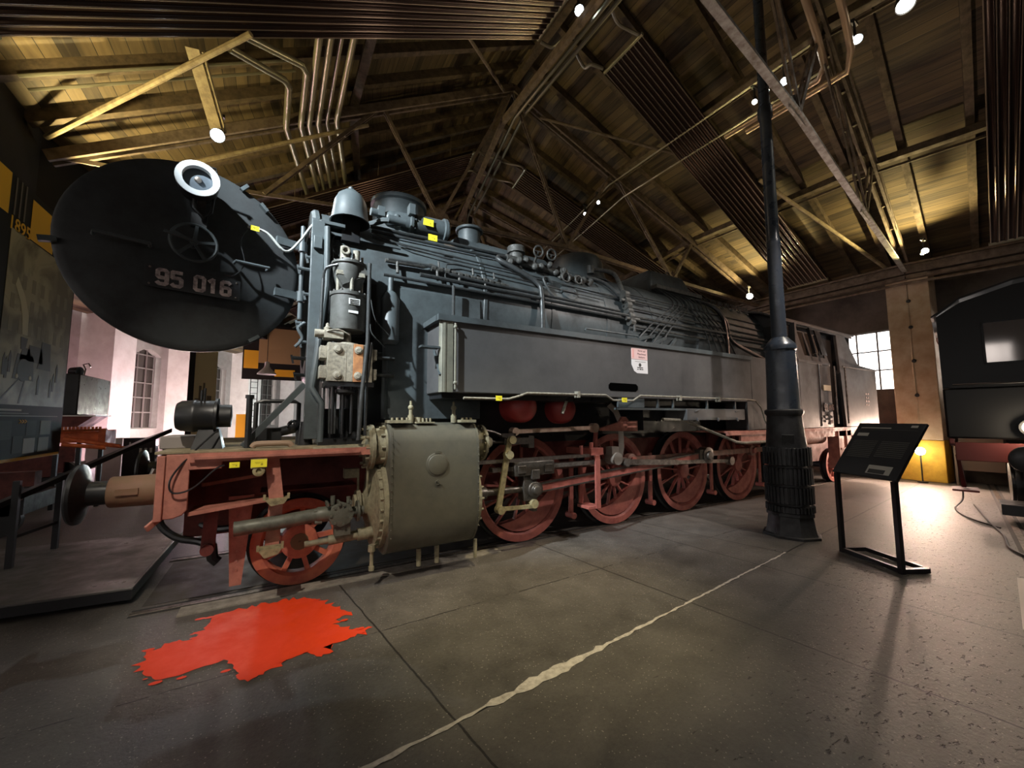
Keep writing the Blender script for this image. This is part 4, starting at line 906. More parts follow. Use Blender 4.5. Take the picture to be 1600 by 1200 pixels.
part('feedwater_heater', BLACK, lambda mb: (mb.lathe((.78, -.62, 4.10), (1, 0, .03), [(0, .05), (.05, .09), (.1, .10), (.3, .11), (.31, .145), (.34, .145), (.35, .11), (.38, .11), (.39, .125), (.75, .125), (.76, .15), (.80, .15), (.83, .11), (.85, .001)], 24),
     mb.cyl((.62, -.66, 4.12), (.8, -.64, 4.12), .045), mb.cyl((.8, -.78, 4.02), (1.0, -.78, 4.02), .05), mb.cyl((.92, -.74, 3.95), (.92, -.70, 4.12), .04), mb.tube([(.62, -.60, 3.98), (.75, -.75, 4.0), (.9, -.78, 4.02)], .035), mb.bolts((1.13, -.62, 4.11), (1, 0, 0), .13, 8),
     mb.box(.7, .78, -.70, -.6, 4.08, 4.2), mb.box(1.05, 1.12, -.8, -.68, 4.15, 4.28)))
part('top_duct', BLACK, lambda mb: (mb.prism([(1.8, -.62, 3.98), (3.3, -.62, 3.98), (3.3, -.48, 4.13), (1.8, -.48, 4.16)], (0, .4, .06)), mb.cyl((2.05, -.35, 4.1), (2.05, -.35, 4.38), .16, n=20), mb.cyl((2.05, -.35, 4.33), (2.05, -.35, 4.37), .2, n=20)), bev=.01)

part('side_apron', BLACK, lambda mb: (mb.box(.74, 1.9, -1.03, -.9, 1.64, 3.12), mb.box(.74, .77, -1.045, -1.03, 1.64, 3.1)), bev=.006)
# ---- bell-shaped cover in front of the chimney, on bracket
part('bell_cover', BLACK, lambda mb: mb.lathe((.35, -.98, 3.76), (0, 0, 1), [(.0, .19), (.0, .205), (.04, .19), (.10, .18), (.22, .165), (.30, .13), (.36, .06), (.37, .025), (.40, .025), (.42, .001)], 28, False))
part('bell_bracket', DARK, lambda mb: (mb.box(.27, .45, -1.0, -.75, 3.55, 3.85), mb.bar((.36, -.9, 3.6), (.36, -.6, 3.5), .1, .12)))

# ---- smokebox door, swung open towards the viewer's side
HP = Vector((-.11, -.88, 3.07)); PH = .243
du = Vector((-math.cos(PH), -math.sin(PH), 0)); dn = Vector((math.sin(PH), -math.cos(PH), 0)); dz = Vector((0, 0, 1)); DR = .838; DC = HP+du*DR
def D(u, z, n=0): return DC+du*u+dz*z+dn*n     # u + away from hinge
def doorfn(mb):
    mb.lathe(DC-dn*.06, dn, [(0, DR-.06), (0, DR-.01), (.02, DR), (.05, DR), (.065, DR-.015), (.075, DR-.06), (.10, DR-.3), (.115, .3), (.12, .001)], 72, False)
    mb.lathe(DC-dn*.06, -dn, [(0, DR-.06), (.02, .5), (.03, .001)], 48, False)
door = part('smokebox_door', DOORM, doorfn)
def D3(px): return px
part('hinge_strap', BLACK, lambda mb: (mb.bar(D(-.60, .33, .085), D(-.86, .33, .06), .04, .075, (0, 0, 1)), mb.bar(D(-.80, .33, .06), Vector((-.05, -.92, 3.40)), .05, .075)), door)
part('hinge_strap', BLACK, lambda mb: (mb.bar(D(-.60, -.19, .095), D(-.86, -.19, .06), .04, .075, (0, 0, 1)), mb.bar(D(-.80, -.19, .06), Vector((-.05, -.92, 2.88)), .05, .075)), door)
part('hinge_pin', BLACK, lambda mb: (mb.cyl((-.09, -.95, 2.65), (-.09, -.95, 3.62), .022), mb.cyl((-.09, -.95, 2.83), (-.09, -.95, 2.93), .04), mb.cyl((-.09, -.95, 3.35), (-.09, -.95, 3.45), .04)), door)
def hl(mb):
    c0 = D(.02, .575, .10); ax = (dn+Vector((-.12, 0, .02))).normalized()
    mb.m(0).lathe(c0, ax, [(0, .10), (.02, .135), (.17, .15), (.20, .152)], 32, False); mb.lathe(c0, ax, [(0, .10), (0, .001)], 24, False)
    mb.m(1).lathe(c0+ax*.2, ax, [(0, .152), (.008, .15), (.012, .105), (-.03, .10)], 32, False)
    mb.m(2).lathe(c0+ax*.16, ax, [(0, .104), (.012, .05), (.016, .001)], 28, False)
    mb.m(3).lathe(c0+ax*.165, ax, [(0, .03), (.03, .02), (.035, .001)], 12)
    mb.m(0).bar(D(.0, .33, .10), D(.0, .47, .2), .06, .04); mb.tube([D(-.08, .50, .2), D(-.07, .36, .2), D(-.02, .30, .18), D(.05, .36, .2), D(.06, .50, .2)], .012)
    mb.m(0).box(*[v for p in zip(D(.0, .29, .10)-Vector((.05, .04, .06)), D(.0, .29, .14)+Vector((.05, .04, .06))) for v in p])
    mb.m(0).tube([D(-.10, .70, .20), D(-.08, .755, .22), D(.06, .755, .22), D(.08, .72, .20)], .008)
part('headlamp', [DARK, mat('lamp_ring_grey', (.42, .44, .45), .45), GLASS, BULB if False else STEEL], hl, door, label='round headlamp with a broad pale grey ring')
def hw(mb):
    c0 = D(.03, .07, .17); mb.torus(c0, dn, .158, .012, 44, 8)
    for i in range(5): t = i*2*PI/5+.4; mb.bar(c0, c0+(du*math.cos(t)+dz*math.sin(t))*.155, .024, .014, dn)
    mb.cyl(D(.03, .07, .08), D(.03, .07, .20), .026); mb.bar(D(.03, .07, .21), D(.23, .10, .21), .022, .018)
part('handwheel', BLACK, hw, door)
def npl(mb):
    o = D(.0, -.265, .118); mb.m(0).prism([o+du*.32-dz*.09, o-du*.32-dz*.09, o-du*.32+dz*.09, o+du*.32+dz*.09], dn*.012)
    for a_ in (-.29, .29):
        for b_ in (-.068, .068): mb.m(2).lathe(o+du*a_+dz*b_+dn*.012, dn, [(0, .009), (.006, .006), (.008, .001)], 8)
    mb.m(1); numerals(mb, '95 016', .115, o+dn*.012, -du, dz, .25)
part('number_plate', [mat('plate_black', (.035, .037, .04), .4), DIGIT, STEEL], npl, door, label='black plate with pale numerals 95 016')
def hb(u0, u1, z):
    def f(mb):
        mb.tube([D(u0, z+.0, .09), D(u0, z, .16), D(u1, z+.0, .17), D(u1, z, .09)], .014, 8)
    part('handrail', BLACK, f, door)
hb(-.27, -.53, -.0); hb(.30, .62, -.02)
for pa, pb, w_, h_ in ((D(.80, -.10, .02), D(.89, -.12, .02), .05, .04), (D(-.3, .74, .02), D(-.35, .80, .02), .06, .03), (D(-.52, .60, .03), D(-.46, .66, .03), .07, .03), (D(-.42, -.70, .03), D(-.50, -.64, .03), .07, .03)):
    part('door_dog', BLACK, lambda mb: mb.bar(pa, pb, w_, h_), door)
part('lamp_cable', mat('pale_cable', (.35, .36, .34), .5), lambda mb: mb.tube([D(-.35, .36, .13), D(-.5, .34, .16), D(-.66, .20, .18), (-.12, -1.05, 3.42), (-.0, -1.08, 3.62), (.12, -1.0, 3.70), (.3, -.9, 3.72)], .012, 8, 6), door)
part('chain', DARK, lambda mb: mb.tube([D(-.35, .33, .12), D(-.30, .2, .14), D(-.34, .0, .14), D(-.27, -.13, .14), D(-.2, -.14, .14)], .005, 6, 5), door)
# door opening flange clamps on the front ring
for z, l in ((3.15, .13), (2.9, .07), (2.62, .12), (2.45, .08), (2.3, .14), (2.15, .10), (3.28, .06)):
    y_ = -math.sqrt(max(.05, SR**2-(z-BZ)**2)); part('door_clamp', BLACK, lambda mb: (mb.cyl((.02, y_, z), (-l, y_-.01, z), .020, n=8), mb.bar((-l, y_-.01, z+.03), (-l+.02, y_-.01, z-.06), .02, .02)))
part('clamp_hook', BLACK, lambda mb: mb.tube([(-.04, -.95, 2.62), (-.10, -.97, 2.55), (-.06, -.97, 2.45), (-.12, -.97, 2.36)], .016, 8, 4))

part('front_post', BLACK, lambda mb: (mb.box(-.02, .10, -1.10, -.98, 1.45, 3.66), mb.box(-.02, .30, -1.05, -.6, 3.66, 3.70), mb.tube([(.12, -1.12, 3.6), (.13, -1.13, 3.0), (.07, -1.14, 2.3), (.03, -1.16, 1.95), (.12, -1.18, 1.8), (.12, -1.18, 1.42)], .03, 10), mb.box(.0, .08, -1.14, -1.10, 3.35, 3.48)), bev=.006)
part('front_piping', PIPE, lambda mb: [mb.tube([(.35+i*.02, -.8, 3.66-.05*i), (.2-.01*i, -.98, 3.58-.06*i), (.16+.03*i, -1.04, 3.3), (.18+.03*i, -1.08, 2.8), (.10+.05*i, -1.1, 2.2), (.10+.05*i, -1.12, 1.5)], .009+.003*(i % 2), 6, 5) for i in range(5)])
part('top_bars', BLACK, lambda mb: [mb.bar((.05, -.98+.12*i, 3.60+.07*i), (.9, -.98+.12*i, 3.60+.07*i), .03, .03) for i in range(3)])

# ---- air pump on the near side of the smokebox
pcx, pcy = .33, -1.20
pump = part('air_pump', mat('pump_grey_paint', (.085, .088, .082), .5, noise=((.05, .05, .045), .5), scale=8, bump=.1), lambda mb: (mb.lathe((pcx, pcy, 2.52), (0, 0, 1), [(0, .13), (0, .162), (.03, .165), (.34, .165), (.345, .175), (.375, .175), (.38, .14), (.42, .10), (.46, .12), (.56, .15), (.60, .15), (.62, .155), (.66, .155), (.67, .17), (.69, .17), (.70, .11), (.73, .10), (.74, .001)], 28),
    mb.bolts((pcx, pcy, 2.89), (0, 0, 1), .165, 12, .012, .02), mb.bolts((pcx, pcy, 3.21), (0, 0, 1), .15, 10, .012, .02), mb.bar((pcx-.1, pcy-.1, 3.0), (pcx+.14, pcy-.1, 3.14), .05, .10)))
part('valve_gear_head', WORN, lambda mb: (mb.cyl((pcx-.05, pcy-.02, 3.24), (pcx-.05, pcy-.02, 3.38), .045, n=12), mb.cyl((pcx+.06, pcy-.02, 3.24), (pcx+.06, pcy-.02, 3.36), .035, n=12), mb.torus((pcx-.05, pcy-.07, 3.33), (0, 1, 0), .035, .014, 16, 6), mb.cyl((pcx+.12, pcy, 3.22), (pcx+.12, pcy, 3.31), .012), mb.box(pcx-.13, pcx+.13, pcy-.13, pcy+.1, 3.06, 3.10), *[mb.cyl((pcx+math.cos(t)*.12, pcy+math.sin(t)*.12, 2.9), (pcx+math.cos(t)*.12, pcy+math.sin(t)*.12, 3.07), .018, n=8) for t in (0, 1.2, 2.4, 3.6, 4.8)]), pump)
part('maker_plate', [WHITE, INK], lambda mb: (mb.m(0).prism([(pcx-.02, pcy-.168, 2.76), (pcx+.085, pcy-.158, 2.76), (pcx+.085, pcy-.158, 2.82), (pcx-.02, pcy-.168, 2.82)], (0, -.004, 0)), *[mb.m(1).prism([(pcx-.01, pcy-.1735, z), (pcx+.075, pcy-.1645, z), (pcx+.075, pcy-.1645, z+.008), (pcx-.01, pcy-.1735, z+.008)], (0, -.001, 0)) for z in (2.768, 2.785, 2.802)],
    mb.m(0).prism([(pcx-.02, pcy-.168, 2.675), (pcx+.07, pcy-.16, 2.675), (pcx+.07, pcy-.16, 2.70), (pcx-.02, pcy-.168, 2.70)], (0, -.004, 0))), pump, label='two small white maker plates')
part('air_cylinder', [WORN, RUST], lambda mb: (mb.m(0).box(pcx-.19, pcx-.02, pcy-.16, pcy+.15, 2.0, 2.37), mb.m(1).box(pcx-.02+.06, pcx+.13, pcy-.165, pcy+.15, 2.0, 2.37), mb.m(0).box(pcx-.02, pcx+.04, pcy-.158, pcy+.15, 2.0, 2.37), mb.m(0).box(pcx+.13, pcx+.22, pcy-.155, pcy+.15, 2.0, 2.37), mb.lathe((pcx, pcy, 2.37), (0, 0, 1), [(0, .13), (.02, .12), (.03, .04), (.14, .035)], 20),
    mb.m(0).box(pcx-.25, pcx-.19, pcy-.12, pcy+.12, 2.22, 2.34), mb.box(pcx-.25, pcx-.19, pcy-.12, pcy+.12, 2.03, 2.15), mb.box(pcx+.22, pcx+.27, pcy-.12, pcy+.12, 2.03, 2.14), mb.box(pcx+.22, pcx+.27, pcy-.12, pcy+.12, 2.23, 2.34),
    *[mb.m(0 if x < .1 else 1).lathe((pcx+x, pcy-.16, z), (0, -1, 0), [(0, .04), (.015, .038), (.015, .026), (.022, .026), (.023, .001)], 16) for x in (-.10, .085) for z in (2.06, 2.31)]), pump, bev=.008, label='rust streaked lower cylinder block')
part('pump_pipes', PIPE, lambda mb: (mb.tube([(pcx+.165, pcy-.17, 3.20), (pcx+.165, pcy-.17, 2.4), (pcx+.12, pcy-.2, 1.9), (pcx+.10, pcy-.2, 1.44)], .019, 10), mb.tube([(pcx-.24, pcy-.02, 3.02), (pcx-.22, pcy-.05, 3.12), (pcx-.12, pcy-.1, 3.16)], .014, 8, 4), mb.cyl((pcx-.24, pcy-.02, 3.02), (pcx-.25, pcy-.02, 2.42), .016), mb.tube([(pcx+.2, pcy, 2.28), (pcx+.48, pcy+.05, 2.28)], .022), mb.tube([(pcx+.2, pcy, 2.10), (pcx+.48, pcy+.05, 2.10)], .022),
    mb.tube([(pcx+.2, pcy-.1, 2.85), (pcx+.25, pcy-.1, 2.65), (pcx+.4, pcy-.08, 2.5)], .006, 6, 4), mb.tube([(pcx+.2, pcy-.1, 2.6), (pcx+.22, pcy-.1, 2.5), (pcx+.35, pcy-.08, 2.38)], .006, 6, 4)), pump)
part('lubricator', WORN, lambda mb: (mb.box(pcx-.22, pcx-.05, pcy-.12, pcy+.05, 2.42, 2.49), mb.lathe((pcx-.19, pcy-.08, 2.47), (0, 0, 1), [(0, .03), (.05, .035), (.06, .02), (.09, .015), (.10, .001)], 12), mb.cyl((pcx-.30, pcy-.08, 2.46), (pcx-.2, pcy-.08, 2.46), .04), mb.tube([(pcx-.2, pcy-.12, 2.48), (pcx-.1, pcy-.15, 2.5), (pcx, pcy-.14, 2.46)], .008, 6, 3)), pump)
part('pump_stays', DARK, lambda mb: (mb.box(pcx-.2, pcx+.24, pcy-.15, pcy+.2, 1.955, 2.0), *[mb.cyl((pcx+x, pcy-.06, 1.5), (pcx+x, pcy-.06, 1.96), .014) for x in (-.12, -.03, .05, .12)], mb.lathe((pcx, pcy-.02, 1.93), (0, 0, -1), [(0, .10), (.03, .10), (.06, .04), (.18, .03)], 16)), pump)
part('pump_bracket', DARK, lambda mb: mb.box(pcx-.2, pcx+.3, pcy+.15, -.85, 2.5, 3.1), pump)
part('side_reservoir', BLACK, lambda mb: mb.lathe((.78, -1.06, 2.45), (0, 0, 1), [(0, .001), (0, .07), (.04, .10), (.5, .10), (.58, .06), (.60, .03), (.75, .03)], 20))

# ---- side pipes along boiler
def ysurf(z, r=SR): return -math.sqrt(max(.0001, r*r-(z-BZ)**2))
def bp_(x, z, off=.04): a_ = math.acos(max(-1, min(1, (z-BZ)/SR))) if abs(z-BZ) < SR else 0; return (x, -(SR+off)*math.sin(a_), BZ+(SR+off)*math.cos(a_))
pipes = [([bp_(.75, 3.40, .06), bp_(1.3, 3.42, .06), bp_(1.5, 3.36, .06), bp_(2.0, 3.34, .06), bp_(4.3, 3.30, .06)], .022), ([bp_(.7, 3.22, .05), bp_(8.6, 3.18, .05)], .018), ([bp_(1.1, 3.28, .08), bp_(4.5, 3.24, .08), bp_(8.6, 3.24, .07)], .026), ([bp_(.6, 3.78, .04), bp_(2.7, 3.82, .04)], .018), ([bp_(.6, 3.68, .04), bp_(1.1, 3.66, .04), bp_(2.6, 3.62, .04), bp_(5.0, 3.5, .04)], .011),
         ([bp_(.6, 3.74, .05), bp_(1.0, 3.62, .05), bp_(1.5, 3.58, .05), bp_(5.5, 3.54, .05)], .009), ([bp_(.6, 3.85, .05), bp_(1.6, 3.9, .05), bp_(2.7, 3.92, .05)], .02), ([bp_(1.42, 3.25, .06), bp_(1.42, 3.4, .05), bp_(1.46, 3.50, .05), bp_(1.6, 3.53, .05), bp_(4.0, 3.44, .05)], .01), ([bp_(4.4, 3.55, .05), bp_(8.6, 3.45, .05)], .014), ([bp_(4.4, 3.4, .05), bp_(8.6, 3.33, .05)], .016), ([bp_(4.6, 3.10, .06), bp_(8.6, 3.06, .06)], .018), ([bp_(4.6, 3.65, .05), bp_(8.6, 3.6, .05)], .012)]
for pts_, r_ in pipes: part('boiler_pipe', PIPE, lambda mb: mb.tube(pts_, r_, 8))
mat('dark_fittings', (.10, .10, .095), .5, .3, noise=((.04, .04, .035), .7), scale=25, bump=.3)
def fit_(mb):
    random.seed(11); x = .78
    mb.tube([bp_(.72, 3.39, .05), bp_(1.15, 3.40, .05), bp_(1.25, 3.44, .05), bp_(1.4, 3.40, .05), bp_(2.3, 3.36, .05)], .024, 8)
    for i in range(12):
        x = 1.25+.085*i; mb.cyl(bp_(x, 3.40-.004*i, .055), bp_(x+.05, 3.40-.004*i, .055), random.uniform(.026, .04), n=9)
    for x in (.85, 1.32, 1.6, 1.95): mb.cyl(bp_(x, 3.40, .06), bp_(x, 3.26, .06), .016)
    for x in (1.35, 1.8, 2.1): mb.cyl(bp_(x, 3.42, .05), bp_(x, 3.50, .06), .012)
part('fitting_cluster', MATS['dark_fittings'], fit_)
def dropper(x, z0, z1, r): return lambda mb: mb.tube([bp_(x-.12, z0, .06), bp_(x-.03, z0-.06, .07), bp_(x, z0-.16, .07), (x, -(SR+.08), BZ+.1), (x, -(SR+.09), z1)], r, 10, 4)
part('feed_pipe', PIPE, lambda mb: mb.tube([(2.62, -.78, 3.88), (2.30, -.82, 3.85), (2.25, -.88, 3.78), (2.42, -.96, 3.68), (2.75, -1.05, 3.50), (2.80, -1.09, 3.3), (2.80, -1.10, 2.7)], .034, 12, 4), label='thick grey feed pipe dropping to the side tank')
part('feed_pipe', PIPE, lambda mb: mb.tube([(3.05, -1.0, 3.55), (2.95, -1.0, 3.62), (2.88, -1.02, 3.58), (2.95, -1.05, 3.42), (3.02, -1.07, 3.34)], .018, 8, 4))
part('feed_pipe', PIPE, lambda mb: mb.tube([(1.50, -1.12, 3.22), (1.50, -1.12, 2.75)], .02, 8))
part('feed_pipe', PIPE, lambda mb: mb.tube([(3.9, -.75, 3.88), (4.2, -.80, 3.84), (4.35, -.9, 3.7), (4.45, -1.0, 3.5)], .03, 10, 4))
vm = MATS['dark_fittings']
def valve_set(mb):
    mb.cyl((2.62, -.72, 3.75), (2.62, -.72, 4.05), .10, n=16); mb.cyl((2.62, -.72, 4.0), (2.62, -.72, 4.09), .13, n=16)
    mb.cyl((2.4, -.8, 3.86), (3.3, -.80, 3.82), .06); mb.cyl((3.3, -.8, 3.82), (3.42, -.8, 3.82), .10, n=14)
    for x in (2.85, 3.08): mb.torus((x, -.95, 4.0), (0, 1, .2), .075, .014, 22, 6); mb.cyl((x, -.95, 4.0), (x+.02, -.78, 3.85), .018); mb.bar((x-.07, -.95, 4.0), (x+.07, -.95, 4.0), .012, .012)
    for i in range(8): mb.ball((2.45+.13*i, -.85-.03*(i % 2), 3.80+.04*((i*7) % 3)), .05, 8)
    for i in range(5): mb.cyl((3.3+.14*i, -.82, 3.72), (3.36+.14*i, -.86, 3.80), .05)
    mb.torus((3.38, -.9, 3.74), (0, 1, 0), .07, .014, 20, 6); mb.torus((3.62, -.9, 3.74), (0, 1, 0), .06, .014, 20, 6)
part('top_feed_valves', vm, valve_set)
part('boiler_check_valve', vm, lambda mb: (mb.cyl((4.45, -1.03, 3.60), (4.52, -1.10, 3.15), .045, n=12), *[mb.cyl((4.45+.015*i-.05, -1.04-.01*i, 3.60-.09*i), (4.45+.015*i+.05, -1.04-.01*i, 3.60-.09*i), .07-.01*(i % 2), n=10) for i in range(6)], mb.cyl((4.35, -1.05, 3.5), (4.6, -1.09, 3.5), .03), mb.cyl((4.40, -1.1, 3.2), (4.66, -1.12, 3.2), .03), mb.cyl((4.55, -1.12, 3.12), (4.56, -1.12, 3.0), .02)))
part('whistle_valve', vm, lambda mb: (mb.tube([(4.15, -.6, 4.10), (4.3, -.62, 4.12), (4.5, -.72, 4.08), (4.55, -.8, 3.95), (4.5, -.92, 3.75), (4.48, -1.0, 3.62)], .035, 10, 4), mb.cyl((4.12, -.62, 4.02), (4.12, -.62, 4.15), .06, n=12)))
part('washout_cover', BLACK, lambda mb: (mb.lathe(bp_(3.38, 3.50, .0), (0, -.93, .37), [(0, .15), (.02, .15), (.03, .12), (.035, .001)], 24), mb.bolts(bp_(3.38, 3.50, .02), (0, -.93, .37), .10, 6, .014, .02)))
part('sand_pipes', PIPE, lambda mb: [mb.tube([(5.75+.14*i, -.60, 4.05), (5.76+.14*i, -.82, 3.86), (5.72+.13*i, -.98, 3.62), (5.6+.16*i+(-.5 if i < 4 else .2), -1.08, 3.25), (5.35+.20*i+(-.9 if i < 4 else .4), -1.15, 2.76)], .013, 6, 4) for i in range(9)])
part('sand_box_valves', vm, lambda mb: mb.box(5.65, 7.0, -.70, -.55, 4.02, 4.10), bev=.01)
part('diagonal_stay', BLACK, lambda mb: (mb.bar((4.0, -1.42, 2.74), (5.1, -1.05, 3.0), .03, .05), mb.bar((4.6, -1.42, 2.74), (5.4, -1.05, 3.0), .03, .05), mb.bar((5.0, -1.42, 2.74), (5.65, -1.05, 3.0), .03, .05)))
part('hose_loop', DARK, lambda mb: (mb.tube([(6.6, -.7, 3.95), (7.0, -.85, 3.85), (7.15, -1.0, 3.6), (7.1, -1.1, 3.2), (6.95, -1.2, 2.78)], .035, 8, 5), mb.tube([(6.75, -.7, 3.95), (7.12, -.88, 3.82), (7.25, -1.02, 3.5), (7.3, -1.1, 3.1), (7.9, -1.3, 2.80)], .03, 8, 5), mb.tube([(7.25, -1.04, 3.15), (8.0, -1.3, 2.80)], .022, 8)))
part('washout_plugs', BLACK, lambda mb: [(mb.torus(bp_(7.3+.3*i, 3.86, .05), (0, -.6, .8), .045, .009, 14, 6), mb.cyl(bp_(7.3+.3*i, 3.86, .0), bp_(7.3+.3*i, 3.86, .08), .016)) for i in range(5)])
def studs(mb):
    random.seed(2)
    for i in range(46):
        x = 6.9+i*.042; mb.cyl(bp_(x, 3.93+.03*(i % 3), .0), bp_(x+.02, 3.98+.03*(i % 2), .12), .009, n=5)
part('top_stud_row', PIPE, studs)

# ---- side tank
def tankf(mb):
    mb.prism([(1.22, -.98, 1.92), (1.22, -1.5, 1.92), (1.22, -1.5, 2.72), (1.22, -.98, 2.72)], (5.9, 0, 0))
    mb.box(7.12, 8.9, -1.5, -.98, 1.42, 2.75)
tank = part('side_tank', TANKM, tankf, bev=.012)
part('tank_top_rail', BLACK, lambda mb: (mb.box(1.17, 7.12, -1.53, -1.47, 2.68, 2.745), mb.box(1.165, 1.235, -1.46, -1.0, 2.682, 2.743), mb.tube([(3.2, -1.5, 2.79), (3.22, -1.5, 2.82), (4.2, -1.5, 2.82), (4.22, -1.5, 2.79)], .012)), tank)
part('tank_corner_post', mat('lit_post_grey', (.20, .195, .15), .5, noise=((.12, .12, .095), .6), scale=6), lambda mb: (mb.lathe((1.25, -1.47, 1.92), (0, 0, 1), [(0, .05), (.76, .05)], 16), mb.box(1.22, 1.34, -1.515, -1.49, 1.92, 2.68), mb.ball((1.36, -1.53, 2.62), .022), mb.ball((1.36, -1.53, 2.02), .022), mb.cyl((1.36, -1.53, 1.95), (1.36, -1.53, 2.66), .012)), tank)  # light caught by the post put into its paler colour
part('filler_slot', mat('slot_black', (.002, .002, .002), .95, spec=0), lambda mb: mb.prism([(3.60, -1.5, 2.04), (3.63, -1.5, 2.015), (4.12, -1.5, 2.015), (4.16, -1.5, 2.04), (4.16, -1.5, 2.09), (4.12, -1.5, 2.12), (3.63, -1.5, 2.12), (3.60, -1.5, 2.09)], (0, -.006, 0)), tank, label='black slot in the tank side')
part('step_bracket', BLACK, lambda mb: (mb.box(1.0, 1.2, -1.50, -1.40, 2.38, 2.40), mb.bar((1.2, -1.3, 2.39), (1.2, -1.5, 2.1), .02, .02)), tank)
part('air_line', WORN, lambda mb: (mb.tube([(1.45, -1.55, 1.86), (2.0, -1.55, 1.86), (2.15, -1.55, 1.90), (2.25, -1.55, 1.935), (3.5, -1.55, 1.945), (3.62, -1.55, 1.88), (4.0, -1.55, 1.88), (4.15, -1.55, 1.955), (6.9, -1.55, 1.955), (7.12, -1.55, 1.94), (7.3, -1.55, 1.82), (7.4, -1.55, 1.6), (7.55, -1.55, 1.40)], .014, 8), *[mb.box(x, x+.04, -1.57, -1.50, 1.90, 1.98) for x in (3.0, 5.0, 6.0)]), tank, label='thin pale pipe along the tank bottom')
part('tank_underframe', DARK, lambda mb: (mb.box(1.25, 3.7, -1.42, -.9, 1.86, 1.92), mb.box(3.7, 7.05, -1.45, -.9, 1.97-.03, 1.97), mb.box(1.3, 7.1, -.92, -.88, 1.4, 1.95)), tank)
part('angle_rail', BLACK, lambda mb: (mb.box(3.75, 6.85, -1.50, -1.44, 1.755, 1.785), mb.box(3.78, 4.3, -1.49, -1.46, 1.79, 1.93), *[mb.box(x, x+.03, -1.48, -1.45, 1.785, 1.96) for x in (4.6, 4.95, 5.8, 6.6)]), tank)
part('tool_box', TANKM, lambda mb: (mb.box(5.22, 6.82, -1.52, -1.1, 1.60, 1.78), *[mb.bar((x, -1.535, z), (x+.12, -1.535, z+.03), .02, .02) for x in (5.4, 6.5) for z in (1.74,)], *[mb.box(x, x+.04, -1.54, -1.52, 1.58, 1.64) for x in (5.45, 6.0, 6.55)]), LO, bev=.008)
part('rear_skirt', TANKM, lambda mb: mb.box(6.95, 7.14, -1.5, -1.46, 1.42, 1.95), LO)
# far side tank
part('side_tank', TANKM, lambda mb: mb.box(1.22, 8.9, .98, 1.5, 1.6, 2.72))

# ---- cab and bunker
def cabf(mb):
    mb.box(8.86, 8.93, -1.5, 1.5, 1.42, 3.6)
    for s_ in (-1, 1):
        mb.hexa([(8.9, s_*1.5, 1.42), (10.35, s_*1.5, 1.42), (10.35, s_*1.46, 1.42), (8.9, s_*1.46, 1.42)], [(8.9, s_*1.5, 2.82), (10.35, s_*1.5, 2.82), (10.35, s_*1.46, 2.82), (8.9, s_*1.46, 2.82)])
        # upper side leaning inward, with window openings
        def q(x, z): return (x, s_*(1.5-(z-2.82)*.22), z)
        for (x0, x1, z0, z1) in ((8.9, 9.28, 2.82, 3.62), (9.52, 9.62, 2.82, 3.62), (9.86, 9.98, 2.82, 3.62), (10.22, 10.35, 2.82, 3.62), (9.28, 10.22, 2.82, 2.95), (9.28, 10.22, 3.48, 3.62)):
            a_ = [Vector(q(x0, z0)), Vector(q(x1, z0)), Vector(q(x1, z1)), Vector(q(x0, z1))]; mb.hexa(a_, [v_-Vector((0, s_*.03, 0)) for v_ in a_])
        mb.box(8.9, 10.35, s_*1.5-.012, s_*1.5+.012, 2.78, 2.84)
cab = part('cab', TANKM, cabf, bev=.006)
def cabroof(mb):
    prf = [(-1.42, 3.60), (-1.30, 3.72), (-1.0, 3.90), (-.5, 4.03), (0, 4.07), (.5, 4.03), (1.0, 3.90), (1.30, 3.72), (1.42, 3.60)]
    for (a, b), (c_, d) in zip(prf, prf[1:]): mb.hexa([(8.55, a, b), (8.55, c_, d), (8.55, c_, d-.04), (8.55, a, b-.04)], [(11.9, a, b), (11.9, c_, d), (11.9, c_, d-.04), (11.9, a, b-.04)])
    mb.prism([(8.88, y, z) for y, z in prf], (.05, 0, 0)); mb.prism([(11.7, y, z) for y, z in prf]+[(11.7, 1.4, 2.8), (11.7, -1.4, 2.8)], (.04, 0, 0))
    mb.bar((8.6, -1.44, 3.62), (11.9, -1.44, 3.62), .04, .04)
part('cab_roof', TANKM, cabroof, cab)
part('window_shade', DARK, lambda mb: (mb.bar((9.62, -1.42, 3.58), (9.62, -1.52, 3.0), .06, .03), mb.bar((9.98, -1.40, 3.58), (9.98, -1.52, 3.0), .10, .03), mb.prism([(10.0, -1.40, 3.58), (10.16, -1.40, 3.58), (10.22, -1.5, 3.0), (10.04, -1.5, 3.0)], (0, -.02, 0))), cab)
part('window_frame', STEEL, lambda mb: (mb.tube([(9.68, -1.40, 3.46), (9.70, -1.50, 3.02), (9.80, -1.50, 3.02), (9.84, -1.40, 3.46)], .013), mb.tube([(10.04, -1.40, 3.46), (10.06, -1.50, 3.02), (10.16, -1.50, 3.02), (10.2, -1.40, 3.46)], .013)), cab)
part('pane', DGLASS, lambda mb: mb.prism([(9.27, -1.42, 2.95), (9.87, -1.42, 2.95), (9.87, -1.34, 3.5), (9.27, -1.34, 3.5)], (0, .01, 0)), cab)
part('seam_and_hinges', DARK, lambda mb: (mb.box(9.78, 9.80, -1.512, -1.5, 1.45, 2.8), *[mb.box(9.79, 9.84, -1.515, -1.5, z, z+.03) for z in (1.6, 1.9, 2.2, 2.5)]), cab)
part('cab_number_plate', [BLACK, DIGIT], lambda mb: (mb.m(0).box(9.92, 10.30, -1.52, -1.5, 1.76, 1.95), mb.m(1), numerals(mb, '95 016', .10, (10.11, -1.52, 1.855), (1, 0, 0), (0, 0, 1), .24)), cab, label='small cast plate reading 95 016')
